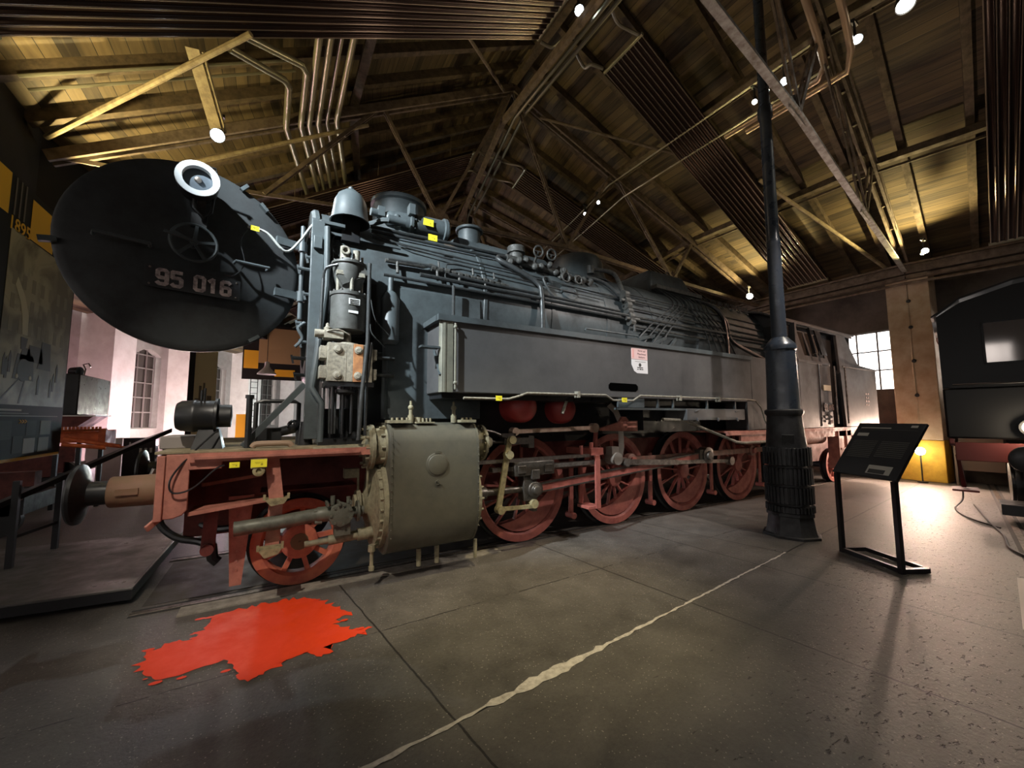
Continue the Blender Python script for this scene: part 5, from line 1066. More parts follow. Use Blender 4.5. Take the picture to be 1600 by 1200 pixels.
part('depot_plates', [mat('cream_plate', (.60, .55, .38), .5), BLACK, DIGIT], lambda mb: (mb.m(0).box(9.93, 10.28, -1.52, -1.5, 2.22, 2.34), mb.m(1).box(9.93, 10.28, -1.515, -1.5, 1.62, 1.67), mb.box(9.93, 10.12, -1.515, -1.5, 1.53, 1.58), mb.m(2).box(10.16, 10.28, -1.515, -1.5, 1.48, 1.58), mb.m(1).lathe((10.1, -1.5, 1.71), (0, -1, 0), [(0, .05), (.01, .04), (.012, .001)], 12)), cab)
part('doorway_shade_and_floor', mat('cab_shade_black', (.008, .008, .008), .7), lambda mb: (mb.box(10.4, 11.05, -1.30, -1.28, 1.42, 3.55), mb.box(8.95, 11.6, -1.25, 1.25, 1.42, 1.46)), cab)  # black sheet painted for doorway shade; second box is the cab floor
part('coal_bunker', TANKM, lambda mb: (mb.prism([(11.0, -1.5, 1.42), (12.95, -1.5, 1.42), (12.95, -1.5, 2.85), (11.9, -1.5, 2.9), (11.35, -1.45, 3.6), (11.0, -1.42, 3.6)], (0, .06, 0)), mb.box(11.9, 12.95, -1.45, 1.5, 1.42, 2.85), mb.box(11.0, 12.97, -1.515, -1.5, 2.80, 2.84)), bev=.01)
part('bunker_lettering', DIGIT, lambda mb: [mb.box(12.2+.12*i, 12.24+.12*i+.03*(j % 2), -1.506, -1.5, 1.92+.09*j, 1.96+.09*j) for i in range(2) for j in range(4)])
part('cab_front_hatch', DARK, lambda mb: (mb.lathe((8.86, -.98, 2.9), (-1, 0, 0), [(0, .36), (.12, .38), (.14, .001)], 20), mb.box(8.6, 8.86, -1.4, -1.02, 2.75, 3.55)))

# ---- frames, buffer beam
part('main_frame', REDD, lambda mb: [mb.box(-.95, 12.9, s_*.60-.015, s_*.60+.015, .55, 1.3) for s_ in (-1, 1)]+[mb.box(x, x+.04, -.6, .6, .6, 1.28) for x in (.6, 3.4, 6.8, 10.2, 12.8)])
bb = part('buffer_beam', REDL, lambda mb: (mb.box(-1.03, -.98, -1.36, 1.36, .86, 1.36), mb.prism([(-.98, -1.34, 1.368), (-.83, -1.34, 1.368), (-.83, -1.34, .93), (-.86, -1.34, .89), (-.92, -1.34, .87), (-.98, -1.34, .87)], (0, .03, 0)), mb.box(-.84, -.62, -1.346, -1.316, 1.24, 1.366), mb.bar((-1.0, -1.3, .88), (-1.06, -1.38, .82), .02, .05)), bev=.006)
part('beam_rivets', REDL, lambda mb: [mb.lathe((-1.03, -.875+.19*math.cos(t), 1.05+.19*math.sin(t)), (-1, 0, 0), [(0, .016), (.012, .012), (.016, .001)], 8) for t in [i*PI/5 for i in range(10)]], bb)
part('front_deck', mat('deck_tread', (.30, .25, .15), .7, noise=((.16, .13, .08), .7), scale=10, bump=.3), lambda mb: (mb.box(-1.05, .78, -1.34, 1.34, 1.372, 1.392), ), bev=.003)
part('deck_valance', REDL, lambda mb: (mb.box(-.83, .55, -1.37, -1.33, 1.30, 1.372), mb.box(-.80, .45, -1.40, -1.37, 1.325, 1.345), mb.prism([(-.83, -1.30, .90), (-.30, -1.24, .93), (-.30, -1.24, .915), (-.83, -1.30, .87)], (0, .3, 0)), mb.bar((-.8, -.9, 1.06), (-.35, -.75, 1.10), .04, .03)))
part('inner_guard_plate', REDD, lambda mb: (mb.box(-.80, 1.2, -.66, -.62, .62, 1.36), mb.box(-.35, .5, -1.0, -.66, .955, .965)))
for sy, lab in ((-.875, None), (.875, None)):
    bf = part('buffer', mat('buffer_casing', (.20, .10, .06), .6, noise=((.16, .11, .055), .9), scale=6, bump=.15), lambda mb: (mb.lathe((-1.03, sy, 1.05), (-1, 0, 0), [(0, .155), (.03, .155), (.03, .13), (.36, .125), (.37, .12), (.37, .09)], 32, False), mb.bar((-1.20, sy-.128, 1.06), (-1.34, sy-.128, 1.06), .025, .05)))
    part('buffer_head', DARK, lambda mb: mb.lathe((-1.39, sy, 1.05), (-1, 0, 0), [(0, .095), (.13, .095), (.15, .12), (.18, .235), (.20, .238), (.215, .23), (.235, .12), (.24, .001)], 40), bf)
part('guard_iron', REDL, lambda mb: (mb.prism([(-.60, -.86, .93), (-.40, -.86, .93), (-.47, -.86, .12), (-.56, -.86, .12)], (0, .025, 0)), *[mb.lathe((-.515, -.86, z), (0, -1, 0), [(0, .014), (.008, .012), (.009, .001)], 8) for z in (.26, .34, .42, .74)]), label='tapered red guard iron hanging to the rail')
part('hose_bracket', REDD, lambda mb: (mb.bar((-.70, -1.0, .9), (-.72, -1.0, .52), .10, .03, (0, 1, 0)), mb.cyl((-.72, -1.05, .52), (-.72, -.9, .52), .05)))
part('brake_hose', DARK, lambda mb: (mb.tube([(-1.08, -.35, .98), (-1.16, -.4, .86), (-1.14, -.5, .68), (-1.0, -.6, .56), (-.82, -.7, .52), (-.72, -.8, .50)], .032, 10, 5), mb.tube([(-.72, -.8, .50), (-.70, -.8, .38), (-.66, -.8, .34)], .045, 8), mb.tube([(-1.03, -.2, .9), (-.9, -.5, .7), (-.7, -.7, .62), (-.5, -.8, .64)], .03, 8, 4)))
part('coupling_hook', STEEL, lambda mb: (mb.bar((-1.03, 0, 1.02), (-1.25, 0, 1.02), .05, .08), mb.tube([(-1.25, 0, 1.02), (-1.32, 0, 1.06), (-1.3, 0, 1.14)], .025, 8, 3), mb.tube([(-1.2, 0, .98), (-1.3, 0, .8), (-1.22, 0, .62)], .02)))
part('hanging_step', REDL, lambda mb: (mb.bar((-.27, -1.30, 1.32), (-.22, -1.30, .94), .11, .02, (0, 1, 0)), mb.bar((-.22, -1.24, .94), (-.24, -1.2, .48), .11, .02, (0, 1, 0))), label='hanging red step plate')
part('step_tread', GREASE, lambda mb: (mb.prism([(-.31, -1.36, .955), (-.13, -1.36, .955), (-.16, -1.36, .91), (-.26, -1.36, .895)], (0, .14, 0)), mb.bar((-.31, -1.36, .95), (-.31, -1.36, 1.0), .008, .02), mb.bar((-.13, -1.36, .95), (-.13, -1.36, 1.0), .008, .02)))
part('step_tread', GREASE, lambda mb: (mb.prism([(-.34, -1.36, .535), (-.16, -1.36, .535), (-.19, -1.36, .485), (-.29, -1.36, .465)], (0, .14, 0)), mb.bar((-.34, -1.36, .53), (-.34, -1.36, .58), .008, .02), mb.bar((-.16, -1.36, .53), (-.16, -1.36, .59), .008, .02)))
part('deck_box', mat('grey_deck_box', (.25, .22, .20), .6), lambda mb: mb.box(-1.10, -.86, -.95, -.5, 1.39, 1.50), bev=.01)
gen = part('steam_generator', DARK, lambda mb: (mb.lathe((-.98, -1.05, 1.675), (1, 0, 0), [(0, .001), (0, .11), (.03, .13), (.10, .135), (.11, .14), (.13, .14), (.14, .135), (.26, .135), (.265, .155), (.285, .155), (.29, .10), (.38, .10), (.39, .001)], 32), mb.hexa([(-.86, -1.16, 1.39), (-.64, -1.16, 1.39), (-.64, -.94, 1.39), (-.86, -.94, 1.39)], [(-.82, -1.12, 1.56), (-.68, -1.12, 1.56), (-.68, -.98, 1.56), (-.82, -.98, 1.56)]), mb.tube([(-.82, -1.05, 1.81), (-.82, -1.05, 1.90)], .008), mb.tube([(-.80, -1.03, 1.81), (-.80, -1.03, 1.92)], .008)))
part('generator_cable', SIGNM, lambda mb: mb.tube([(-.68, -1.18, 1.55), (-.80, -1.30, 1.40), (-.93, -1.38, 1.2), (-.92, -1.39, 1.08), (-.80, -1.39, 1.10), (-.66, -1.39, 1.24), (-.6, -1.39, 1.27)], .007, 6, 6), gen)
part('deck_stay', BLACK, lambda mb: mb.bar((-.03, -1.04, 1.98), (-.50, -1.12, 1.40), .06, .05), label='diagonal flat stay from the smokebox to the deck')
part('deck_post', DARK, lambda mb: (mb.cyl((-.46, -1.2, 1.39), (-.46, -1.2, 1.86), .025, n=10), mb.cyl((-.46, -1.2, 1.83), (-.46, -1.2, 1.86), .035, n=10)))
part('deck_handrail', DARK, lambda mb: (mb.tube([(-.42, -.9, 1.39), (-.42, -.9, 1.80), (-.36, -.9, 1.82), (-.1, -.9, 1.82), (-.06, -.9, 1.80), (-.06, -.9, 1.39)], .02)))
part('curved_hose', mat('tan_hose', (.30, .20, .13), .6), lambda mb: mb.tube([(-.42, -1.28, 1.40), (-.40, -1.28, 1.425), (-.34, -1.28, 1.43), (-.20, -1.28, 1.43), (-.14, -1.28, 1.425), (-.12, -1.28, 1.40)], .026, 10, 3))
part('deck_fittings', DARK, lambda mb: (mb.cyl((-.0, -1.0, 1.39), (-.0, -1.0, 1.62), .07, .05), mb.box(-.5, -.2, -.6, -.2, 1.39, 1.55), mb.box(.15, .5, -.9, -.4, 1.39, 1.75), mb.box(.1, .75, -1.2, -.6, 1.39, 1.45), mb.ball((-.1, -.9, 1.58), .06), mb.cyl((-.25, -.5, 1.5), (.1, -.8, 1.6), .05)))
part('lamp_socket', GREASE, lambda mb: (mb.lathe((-.36, -1.40, 1.21), (0, -1, 0), [(0, .045), (.02, .045), (.025, .03), (.0251, .02), (.01, .018), (.01, .001)], 16), mb.box(-.42, -.30, -1.40, -1.38, 1.23, 1.31)))

# ---- cylinder block
cyp = [(-.72, 1.60), (-1.24, 1.60), (-1.35, 1.575), (-1.42, 1.51), (-1.455, 1.40), (-1.465, 1.15), (-1.465, .85), (-1.455, .60), (-1.42, .45), (-1.34, .34), (-1.22, .285), (-1.05, .27), (-.86, .30), (-.72, .42)]
cyl_ = part('cylinder_block', CASE, lambda mb: mb.prism([(.72, y, z) for y, z in cyp], (.96, 0, 0)), bev=.012, smooth=40)
for x in (.725, 1.655): part('casing_edge_band', CASE, lambda mb: [mb.prism([(x, -1.05+(y+1.05)*1.012, .94+(z-.94)*1.008) for y, z in cyp], (.022, 0, 0))]+[mb.lathe((x+.011, -1.465*1.006, .5+.075*i), (0, -1, 0), [(0, .007), (.016, .006), (.017, .001)], 6) for i in range(14)], cyl_)
part('round_cover', CASE, lambda mb: (mb.lathe((1.20, -1.46, 1.17), (0, -1, 0), [(0, .125), (.008, .12), (.012, .105), (.02, .10), (.028, .07), (.03, .001)], 32), mb.box(1.17, 1.23, -1.475, -1.46, 1.285, 1.31), mb.torus((1.20, -1.475, .99), (0, 1, 0), .022, .004, 14, 6), mb.bar((1.20, -1.48, 1.0), (1.24, -1.48, .97), .012, .012)), cyl_)
part('cylinder_cover', mat('olive_iron', (.26, .235, .15), .55, noise=((.13, .115, .075), .8), scale=16, bump=.2), lambda mb: (mb.lathe((.72, -1.02, .77), (-1, 0, 0), [(0, .455), (.045, .455), (.05, .43), (.085, .43), (.10, .33), (.12, .22), (.14, .20), (.17, .11), (.20, .11), (.20, .15), (.22, .15), (.22, .14), (.235, .14), (.235, .10), (.26, .10)], 48), mb.bolts((.675, -1.02, .77), (-1, 0, 0), .43, 26, .017, .035)), cyl_)
OI = MATS['olive_iron']
part('valve_chest_front', OI, lambda mb: (mb.lathe((.72, -1.16, 1.36), (-1, 0, 0), [(0, .215), (.02, .215), (.02, .19), (.11, .185), (.115, .225), (.145, .225), (.15, .215), (.175, .215), (.18, .12), (.21, .09), (.23, .05), (.36, .045), (.37, .001)], 36), mb.bolts((.60, -1.16, 1.36), (-1, 0, 0), .2, 12, .015, .09), mb.bolts((.70, -1.16, 1.36), (-1, 0, 0), .2, 10, .015, .04), mb.cyl((.54, -1.2, 1.45), (.45, -1.2, 1.45), .02)), cyl_)
part('valve_chest_rear', OI, lambda mb: (mb.lathe((1.68, -1.16, 1.36), (1, 0, 0), [(0, .2), (.02, .2), (.02, .175), (.13, .175), (.14, .21), (.17, .21), (.175, .17), (.22, .10), (.30, .05), (.31, .001)], 36), mb.bolts((1.80, -1.16, 1.36), (1, 0, 0), .19, 12, .015, .06)), cyl_)
part('rear_cover', OI, lambda mb: (mb.lathe((1.68, -1.02, .77), (1, 0, 0), [(0, .45), (.035, .45), (.04, .3), (.09, .15), (.2, .07), (.22, .07), (.22, .04)], 40), mb.bolts((1.72, -1.02, .77), (1, 0, 0), .42, 22, .015, .03)), cyl_)
for x in (.96, 1.44): part('lubricator', OI, lambda mb: (mb.cyl((x, -1.3, 1.60), (x, -1.3, 1.68), .03, n=10), mb.cyl((x, -1.3, 1.66), (x, -1.3, 1.74), .02, n=10), mb.ball((x, -1.3, 1.76), .03, 10), mb.cyl((x, -1.3, 1.78), (x, -1.3, 1.83), .014, n=8)), cyl_)
for x0_, x1_ in ((.72, .93), (1.48, 1.66)): part('valve_cover_plate', OI, lambda mb: (mb.box(x0_, x1_, -1.42, -1.2, 1.60, 1.63), *[mb.cyl((x0_+.03+.05*i, -1.38, 1.63), (x0_+.03+.05*i, -1.38, 1.655), .014, n=6) for i in range(4 if x0_ < 1 else 3)]), cyl_)
part('plug_row', OI, lambda mb: (mb.box(1.0, 1.2, -1.37, -1.22, 1.595, 1.61), mb.cyl((1.05, -1.25, 1.60), (1.05, -1.25, 1.66), .05, n=12), *[mb.cyl((1.04+.04*i, -1.34, 1.60), (1.04+.04*i, -1.34, 1.65), .013, n=6) for i in range(4)]), cyl_)
part('bleed_cocks', OI, lambda mb: (mb.cyl((.60, -1.3, .36), (.60, -1.3, .42), .035, n=10), mb.cyl((.60, -1.3, .18), (.60, -1.3, .36), .018), mb.cyl((.60, -1.3, .22), (.60, -1.3, .18), .026), mb.cyl((1.72, -1.28, .30), (1.72, -1.28, .10), .02), mb.cyl((1.1, -1.2, .1), (1.1, -1.2, .28), .025), mb.cyl((1.3, -1.2, .1), (1.3, -1.2, .28), .025)), cyl_)
part('tall_cover_pipe', PIPE, lambda mb: mb.tube([(.50, -1.34, 1.48), (.50, -1.34, 1.9), (.535, -1.36, 2.4)], .014))
part('relief_pipe', mat('dusty_iron_pipe', (.13, .13, .10), .5, .2, noise=((.075, .075, .06), .6), scale=10), lambda mb: (mb.tube([(-.52, -1.27, .72), (-.2, -1.27, .735), (0, -1.27, .75), (.16, -1.27, .765)], .062, 16), mb.lathe((.1, -1.27, .76), (1, 0, 0), [(0, .062), (.02, .07), (.14, .07), (.16, .06)], 16)))
part('stop_valve', mat('dusty_iron_pipe', (.13, .13, .10)), lambda mb: (mb.lathe((.31, -1.30, .75), (0, -1, 0), [(-.12, .10), (0, .10), (0, .115), (.03, .115), (.035, .10), (.036, .001)], 8), mb.bolts((.31, -1.33, .75), (0, -1, 0), .09, 7, .013, .02), mb.cyl((.14, -1.27, .76), (.52, -1.25, .75), .045), *[mb.box(.18+.1*i, .20+.1*i, -1.36, -1.2, .84, .87) for i in range(3)], mb.cyl((.24, -1.27, .84), (.24, -1.27, .92), .02), mb.cyl((.38, -1.27, .84), (.38, -1.27, .90), .02), mb.lathe((.46, -1.24, .75), (1, 0, 0), [(0, .10), (.02, .10), (.02, .05)], 16), mb.cyl((.15, -1.3, .80), (.08, -1.3, .80), .02), mb.cyl((.15, -1.3, .70), (.09, -1.3, .70), .02), mb.box(.26, .40, -1.3, -1.2, .55, .68)))
part('tail_rod_pipe', OI, lambda mb: (mb.cyl((.62, -1.2, .52), (.22, -1.2, .495), .045), mb.cyl((.22, -1.2, .495), (.02, -1.2, .49), .028), mb.cyl((.48, -1.2, .512), (.58, -1.2, .515), .06), mb.cyl((.66, -1.2, .52), (.55, -1.2, .518), .055)))
part('small_valve', OI, lambda mb: (mb.box(.36, .50, -1.1, -1.0, 1.05, 1.14), mb.cyl((.50, -1.05, .84), (.50, -1.05, 1.08), .012), mb.tube([(.56, -1.2, .9), (.56, -1.22, 1.1), (.53, -1.25, 1.3)], .012)))
part('upper_drain_pipe', OI, lambda mb: (mb.cyl((.5, -1.33, 1.365), (.12, -1.33, 1.36), .038), mb.cyl((.20, -1.33, 1.36), (.05, -1.33, 1.36), .03)))

# ---- wheels
def wheel(x, r, y0, crank=None, cw=True, nsp=13, par=LO, dull=RED):
    sg = -1 if y0 < 0 else 1; o = Vector((x, y0, r)); ax = Vector((0, sg, 0)); rw = .13
    root = MB(); 
    root.lathe(o-ax*.13, ax, [(0, r-.02), (0, r-.115), (.10, r-.115), (.115, r-.10), (.13, r-.09), (.13, r-.005)], 64, False)
    hubr = .125 if r > .5 else .165
    root.lathe(o-ax*.12, ax, [(0, hubr), (.14, hubr), (.15, hubr-.02), (.15, .001)], 32)
    for i in range(nsp):
        t = 2*PI*i/nsp+.1; d = Vector((math.cos(t), 0, math.sin(t)))
        root.bar(o-ax*.06+d*hubr*.9, o-ax*.06+d*(r-.09), .024 if r > .5 else .045, .05, ax)
    w = root.build('driving_wheel' if r > .5 else 'carrying_wheel', dull, par)
    mb = MB(); mb.lathe(o-ax*.135, ax, [(0, r+.028), (.025, r+.028), (.035, r), (.13, r-.003)], 64, False); mb.lathe(o-ax*.135, ax, [(0, r+.028), (0, r-.1)], 64, False); mb.build('tyre', DARK, w)
    if cw and r > .5:
        # crescent balance weight
        mb = MB(); n_ = 20; a0, a1 = -2.25, .18; out, inn = [], []
        for i in range(n_+1):
            t = a0+(a1-a0)*i/n_; f_ = math.sin(PI*i/n_); d = Vector((math.cos(t), 0, math.sin(t))); out.append(o+d*(r-.135)+ax*-.012); inn.append(o+d*(r-.135-.25*f_**.75)+ax*-.012)
        loop = out+inn[-2:0:-1]; mb.prism(loop, -ax*.10)
        mb.build('balance_weight', dull, w, smooth=30)
    if crank is not None:
        mb = MB(); cp = o+Vector((math.cos(crank), 0, math.sin(crank)))*.33
        mb.lathe(cp-ax*.1, ax, [(0, .10), (.11, .10)], 20); mb.cyl(cp, cp+ax*.28, .055); mb.bar(o-ax*.03, cp-ax*.03, .16, .07, ax); mb.build('crank_pin', RED if r > .5 else STEEL, w)
    return w
CR = 2.15   # crank angle (up and to the left)
CR = math.radians(62)
CW_ = None
for i, x in enumerate(DX): wheel(x, .70, -.80, CR)
wheel(0, .425, -.80, None, False, 9, dull=mat('lit_wheel_red', (.52, .155, .085), .5, noise=((.34, .085, .06), .6), scale=7))  # warm light on the leading wheel put into its red
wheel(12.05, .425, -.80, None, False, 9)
for i, x in enumerate(DX): wheel(x, .70, .80, None, False, 9, dull=REDD)  # far wheels in a darker red, their shade put into the colour
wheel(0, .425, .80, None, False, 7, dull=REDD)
for x, r_ in [(q, .7) for q in DX]+[(0, .425), (12.05, .425)]: part('axle', DARK, lambda mb: mb.cyl((x, -.8, r_), (x, .8, r_), .09))
part('axle_cap', mat('oily_axle_cap', (.14, .10, .05), .5), lambda mb: (mb.lathe((.0, -.82, .425), (0, -1, 0), [(0, .085), (.02, .08), (.025, .001)], 12), mb.lathe((.0, -.845, .425), (0, -1, 0), [(0, .012), (.01, .01), (.011, .001)], 8)))
# ---- rods and valve gear
cpz = .70+.33*math.sin(CR); cpx = .33*math.cos(CR)
part('connecting_rod', [RED, OILY], lambda mb: (mb.m(0).bar((2.62, -1.13, .745), (DX[2]+cpx, -1.13, cpz), .05, .10, (0, 0, 1)), mb.m(1).bar((2.62, -1.14, .80), (DX[2]+cpx-.2, -1.14, cpz+.045), .06, .018), mb.m(1).bar((2.62, -1.14, .70), (DX[2]+cpx-.2, -1.14, cpz-.055), .06, .018), mb.m(1).cyl((2.62, -1.08, .75), (2.62, -1.2, .75), .09, n=20), mb.m(1).lathe((DX[2]+cpx, -1.06, cpz), (0, -1, 0), [(0, .14), (.14, .14), (.15, .08), (.18, .07), (.181, .001)], 20), mb.m(1).box(DX[2]+cpx-.22, DX[2]+cpx, -1.18, -1.08, cpz-.1, cpz+.1)))
part('coupling_rod', mat('greyed_red_rod', (.26, .12, .09), .45, .2, noise=((.14, .09, .07), .6), scale=9), lambda mb: (mb.bar((DX[0]+cpx, -.99, cpz), (DX[4]+cpx, -.99, cpz), .04, .09), *[mb.lathe((x+cpx, -.94, cpz), (0, -1, 0), [(0, .10), (.09, .10), (.11, .05), (.13, .04), (.131, .001)], 20) for x in DX]))
part('piston_rod', OILY, lambda mb: (mb.cyl((1.7, -1.13, .76), (2.5, -1.13, .76), .042), mb.lathe((1.72, -1.13, .76), (1, 0, 0), [(0, .10), (.1, .10), (.11, .075), (.2, .07), (.2, .042)], 20)))
part('crosshead', OILY, lambda mb: (mb.box(2.28, 2.88, -1.22, -1.04, .93, 1.10), mb.box(2.42, 2.62, -1.20, -1.06, .62, .95), mb.lathe((2.58, -1.15, .75), (0, -1, 0), [(0, .10), (.07, .10), (.08, .06), (.12, .055), (.13, .03), (.131, .001)], 20), mb.box(2.32, 2.44, -1.235, -1.22, .96, 1.06), mb.box(2.72, 2.84, -1.235, -1.22, .96, 1.06), mb.box(2.52, 2.64, -1.24, -1.2, .88, 1.0), *[mb.cyl((2.36+.14*i, -1.14, 1.10), (2.36+.14*i, -1.14, 1.125), .018, n=6) for i in range(4)], mb.box(2.55, 2.62, -1.2, -1.1, .48, .62)), bev=.008)
part('slide_bar', STEEL, lambda mb: (mb.box(1.75, 3.62, -1.16, -1.08, 1.10, 1.14), mb.box(2.0, 3.62, -1.17, -1.07, .995, 1.045)))
part('motion_bracket', RED, lambda mb: (mb.box(3.55, 3.78, -1.18, -.62, 1.12, 1.22), mb.bar((3.62, -1.22, 1.13), (3.62, -1.22, .40), .085, .03, (0, 1, 0)), mb.bar((3.50, -1.0, 1.0), (3.50, -1.0, .45), .06, .04, (0, 1, 0)), mb.box(3.45, 3.66, -1.22, -.98, .40, .44), mb.cyl((3.62, -1.1, 1.2), (3.62, -1.1, 1.30), .03), mb.bar((3.78, -1.0, 1.22), (3.82, -1.0, 1.5), .06, .04), mb.cyl((3.42, -1.12, 1.1), (3.42, -1.12, 1.26), .025)), bev=.005)
part('radius_rod', mat('pale_rod', (.50, .38, .28), .45, .2, noise=((.30, .18, .14), .5), scale=8), lambda mb: (mb.bar((2.30, -1.17, 1.48), (3.62, -1.17, 1.505), .04, .055), mb.cyl((2.30, -1.12, 1.48), (2.30, -1.22, 1.48), .05), mb.lathe((3.62, -1.12, 1.505), (0, -1, 0), [(0, .065), (.09, .065), (.1, .001)], 16)))
part('reversing_arm', REDL, lambda mb: (mb.prism([(3.72, -1.15, 1.50), (3.74, -1.15, 1.46), (4.48, -1.15, 1.44), (4.48, -1.15, 1.60), (4.30, -1.15, 1.60), (4.24, -1.15, 1.66), (4.16, -1.15, 1.66), (4.10, -1.15, 1.59)], (0, -.045, 0)), mb.lathe((4.20, -1.19, 1.54), (0, -1, 0), [(0, .055), (.02, .05), (.03, .02), (.031, .001)], 14)), bev=.005, label='salmon red flat arm at the head of the expansion link')
part('expansion_link', mat('dusty_link', (.24, .21, .18), .5, .2), lambda mb: (mb.tube([(3.98, -1.1, 1.86), (4.12, -1.1, 1.75), (4.20, -1.1, 1.6), (4.22, -1.1, 1.4), (4.22, -1.1, 1.2), (4.17, -1.1, 1.02)], .055, 4), mb.cyl((4.05, -1.0, 1.05), (4.05, -1.2, 1.05), .09, n=16), mb.box(3.98, 4.12, -1.15, -1.02, 1.05, 1.22)))
part('eccentric_rod', STEEL, lambda mb: (mb.bar((4.25, -1.17, .99), (5.4, -1.17, .92), .05, .08), mb.bar((5.4, -1.17, .92), (6.85, -1.17, .86), .04, .06), mb.lathe((4.22, -1.12, .99), (0, -1, 0), [(0, .06), (.1, .06), (.101, .001)], 14), mb.lathe((6.88, -1.12, .86), (0, -1, 0), [(0, .075), (.1, .075), (.101, .001)], 14)))
part('combination_lever', GREASE, lambda mb: (mb.bar((2.22, -1.20, 1.40), (2.06, -1.20, .56), .07, .03, (0, 1, 0)), mb.cyl((2.08, -1.15, .56), (2.08, -1.25, .56), .05), mb.bar((2.06, -1.21, .57), (2.55, -1.21, .55), .03, .045), mb.cyl((2.56, -1.14, .58), (2.56, -1.24, .58), .055), mb.cyl((2.2, -1.15, 1.2), (2.2, -1.25, 1.2), .05), mb.cyl((2.24, -1.15, 1.38), (2.24, -1.25, 1.38), .05)))
part('valve_spindle_guide', OILY, lambda mb: (mb.cyl((1.9, -1.15, 1.36), (2.2, -1.15, 1.36), .022), mb.box(2.15, 2.5, -1.2, -1.08, 1.32, 1.40), mb.box(2.5, 2.58, -1.2, -1.0, 1.27, 1.42), mb.box(2.1, 2.3, -1.22, -1.15, 1.42, 1.46), mb.tube([(1.8, -1.2, 1.52), (2.0, -1.2, 1.48), (2.2, -1.2, 1.40)], .014)))
for x in (DX[0]+.85, DX[1]+.85, DX[2]+.85, DX[3]+.85): part('brake_hanger', RED, lambda mb: (mb.bar((x, -.78, 1.05), (x-.02, -.78, .22), .07, .03, (0, 1, 0)), mb.cyl((x-.02, -.86, .24), (x-.02, -.7, .24), .045)))
part('air_reservoir', mat('crimson_tank', (.34, .035, .03), .42, noise=((.25, .03, .03), .4), scale=3), lambda mb: mb.lathe((2.43, -1.32, 1.79), (0, 1, 0), [(0, .001), (.02, .08), (.06, .15), (.12, .195), (.18, .205), (2.4, .205), (2.45, .001)], 32))
part('air_reservoir', MATS['crimson_tank'], lambda mb: mb.lathe((3.15, -1.22, 1.77), (0, 1, 0), [(0, .001), (.02, .08), (.06, .15), (.12, .195), (.18, .205), (2.3, .205), (2.35, .001)], 32))
part('reservoir_tap', WORN, lambda mb: (mb.cyl((2.95, -1.40, 1.86), (2.88, -1.40, 1.70), .02), mb.cyl((2.94, -1.4, 1.88), (2.98, -1.4, 1.87), .016), mb.cyl((3.15, -1.26, 1.90), (3.15, -1.26, 1.98), .02), mb.box(3.08, 3.18, -1.28, -1.24, 1.87, 1.90)))
part('hand_lever_rod', WORN, lambda mb: mb.tube([(4.8, -1.40, 1.62), (5.3, -1.40, 1.60), (6.6, -1.48, 1.22), (6.8, -1.50, 1.20), (8.6, -1.50, 1.20)], .024, 8), label='long bent rod below the toolbox')
part('rear_valance', REDL, lambda mb: (mb.box(6.3, 12.95, -1.52, -1.47, 1.34, 1.38), mb.box(6.7, 12.95, -1.50, -1.46, 1.22, 1.34), mb.box(6.3, 12.95, -1.5, -.6, 1.38, 1.41), mb.box(10.5, 11.2, -1.5, -1.3, .5, 1.34), mb.box(10.485, 10.52, -1.52, -1.32, .52, 1.33), mb.box(10.9, 10.93, -1.52, -1.3, .5, 1.34), mb.box(10.6, 11.15, -1.52, -1.49, .92, .96), mb.cyl((9.0, -1.3, 1.2), (10.1, -1.3, 1.2), .14), mb.box(12.9, 13.0, -1.36, 1.36, .86, 1.36)))
part('rear_footplate_plates', REDD, lambda mb: mb.box(7.0, 12.9, -.7, -.64, .55, 1.36))
part('fire_pan', DARK, lambda mb: (mb.box(6.2, 8.7, -.6, .6, .6, 1.5), mb.box(1.9, 6.2, -.55, .55, 1.3, 2.2), mb.box(4.6, 5.0, -1.2, -.9, 1.45, 1.9), mb.box(2.0, 6.9, -.62, -.60, 1.3, 1.95)))
part('rear_handrail', STEEL, lambda mb: (mb.cyl((10.42, -1.55, 1.5), (10.42, -1.55, 2.78), .018), mb.cyl((10.98, -1.55, 1.5), (10.98, -1.55, 2.78), .018)))

# ---- things hung or stuck on the locomotive
def ytag(c, w_, h_, n, label, nm='yellow_tag', xd=(1, 0, 0)):
    n = Vector(n).normalized(); x = Vector(xd); x = (x-n*x.dot(n)).normalized(); y = n.cross(x); c = Vector(c)
    if y.z < 0: y = -y
    mb = MB(); mb.m(0).prism([c-x*w_/2-y*h_/2, c+x*w_/2-y*h_/2, c+x*w_/2+y*h_/2, c-x*w_/2+y*h_/2], n*.006)
    mb.m(1)
    for (a, b, e, f_) in ((-.25, .25, .12, .16), (-.2, .05, -.02, .02), (.12, .25, -.25, 0)): mb.prism([c+n*.006+x*w_*a+y*h_*e, c+n*.006+x*w_*b+y*h_*e, c+n*.006+x*w_*b+y*h_*f_, c+n*.006+x*w_*a+y*h_*f_], n*.0015)
    return tag(mb.build(nm, [YELTAG, mat('tag_print', (.45, .38, .02), .5)]), label, 'tag')
FN = (0, -1, 0)
ytag((1.30, -.76, 4.11), .13, .085, (0, -1, -.1), 'yellow tag wrapped on the horizontal cylinder beside the chimney')
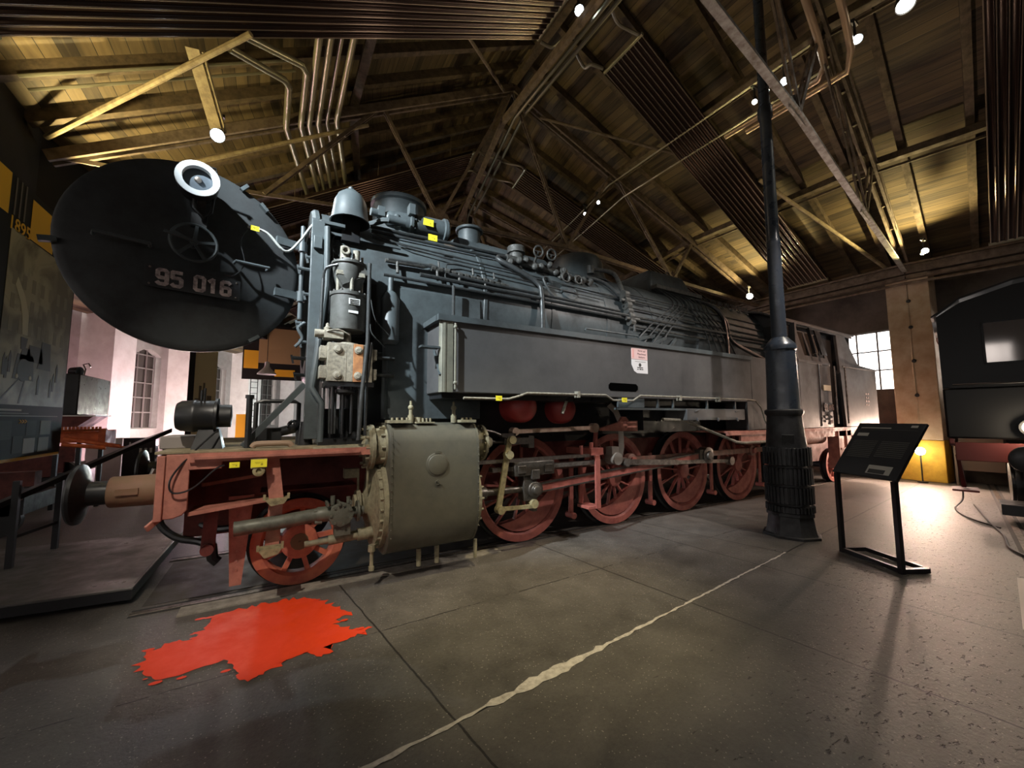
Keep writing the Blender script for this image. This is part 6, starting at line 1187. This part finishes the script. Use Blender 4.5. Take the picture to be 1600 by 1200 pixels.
ytag((1.28, -.99, 3.81), .11, .075, (0, -1, 0), 'yellow tag hanging on a hose just below the one on the horizontal cylinder')
ytag((1.86, -1.58, 1.865), .075, .055, FN, 'yellow tag on the thin pipe under the side tank, above the cylinder block')
ytag((3.80, -1.585, 1.885), .09, .06, FN, 'yellow tag on the thin pipe under the black tank slot')
ytag((8.05, -1.535, 1.34), .12, .11, FN, 'small pale yellow tag on the red valance just left of the column foot')
ytag((-.36, -1.43, 1.275), .115, .065, FN, 'larger yellow tag on the front red frame above the brass socket')
ytag((-.53, -1.41, 1.27), .07, .045, FN, 'smaller yellow tag beside the larger one on the front red frame')
cT = D(-.40, .345, .17); ytag(cT, .07, .045, dn, 'yellow tag on the cable crossing the smokebox door', xd=-du)
nt_ = thing('warning_notice', (4.23, -1.5, 2.36), 'pink and white paper notice stuck on the side tank', 'notice')
mb = MB(); mb.m(0).box(4.05, 4.38, -1.504, -1.5, 2.48, 2.64); mb.m(1)
for i, t_ in enumerate(('Nicht auf', 'Maschinen', 'klettern')): mb.text(t_, .042, (4.26, -1.5045, 2.605-.045*i), (1, 0, 0), (0, 0, 1), .0005, 0)
mb.m(2).box(4.065, 4.10, -1.5055, -1.504, 2.50, 2.62); mb.build('pink_sheet', [PINKP, mat('print_brown', (.16, .08, .08), .6), mat('pale_red', (.8, .4, .38), .6)], nt_)
mb = MB(); mb.m(0).prism([(4.10, -1.5, 2.31), (4.16, -1.5, 2.28), (4.38, -1.5, 2.28), (4.38, -1.5, 2.475), (4.05, -1.5, 2.475), (4.05, -1.5, 2.40)], (0, -.004, 0))
mb.m(1).lathe((4.22, -1.504, 2.40), (0, -1, 0), [(0, .028), (.001, .001)], 10); mb.box(4.16, 4.28, -1.5055, -1.504, 2.355, 2.368); mb.box(4.16, 4.19, -1.5055, -1.504, 2.33, 2.342); mb.box(4.205, 4.24, -1.5055, -1.504, 2.33, 2.345); mb.box(4.25, 4.285, -1.5055, -1.504, 2.33, 2.342)
mb.box(4.12, 4.34, -1.505, -1.504, 2.445, 2.450); mb.build('white_sheet', [PAPER, INK], nt_)
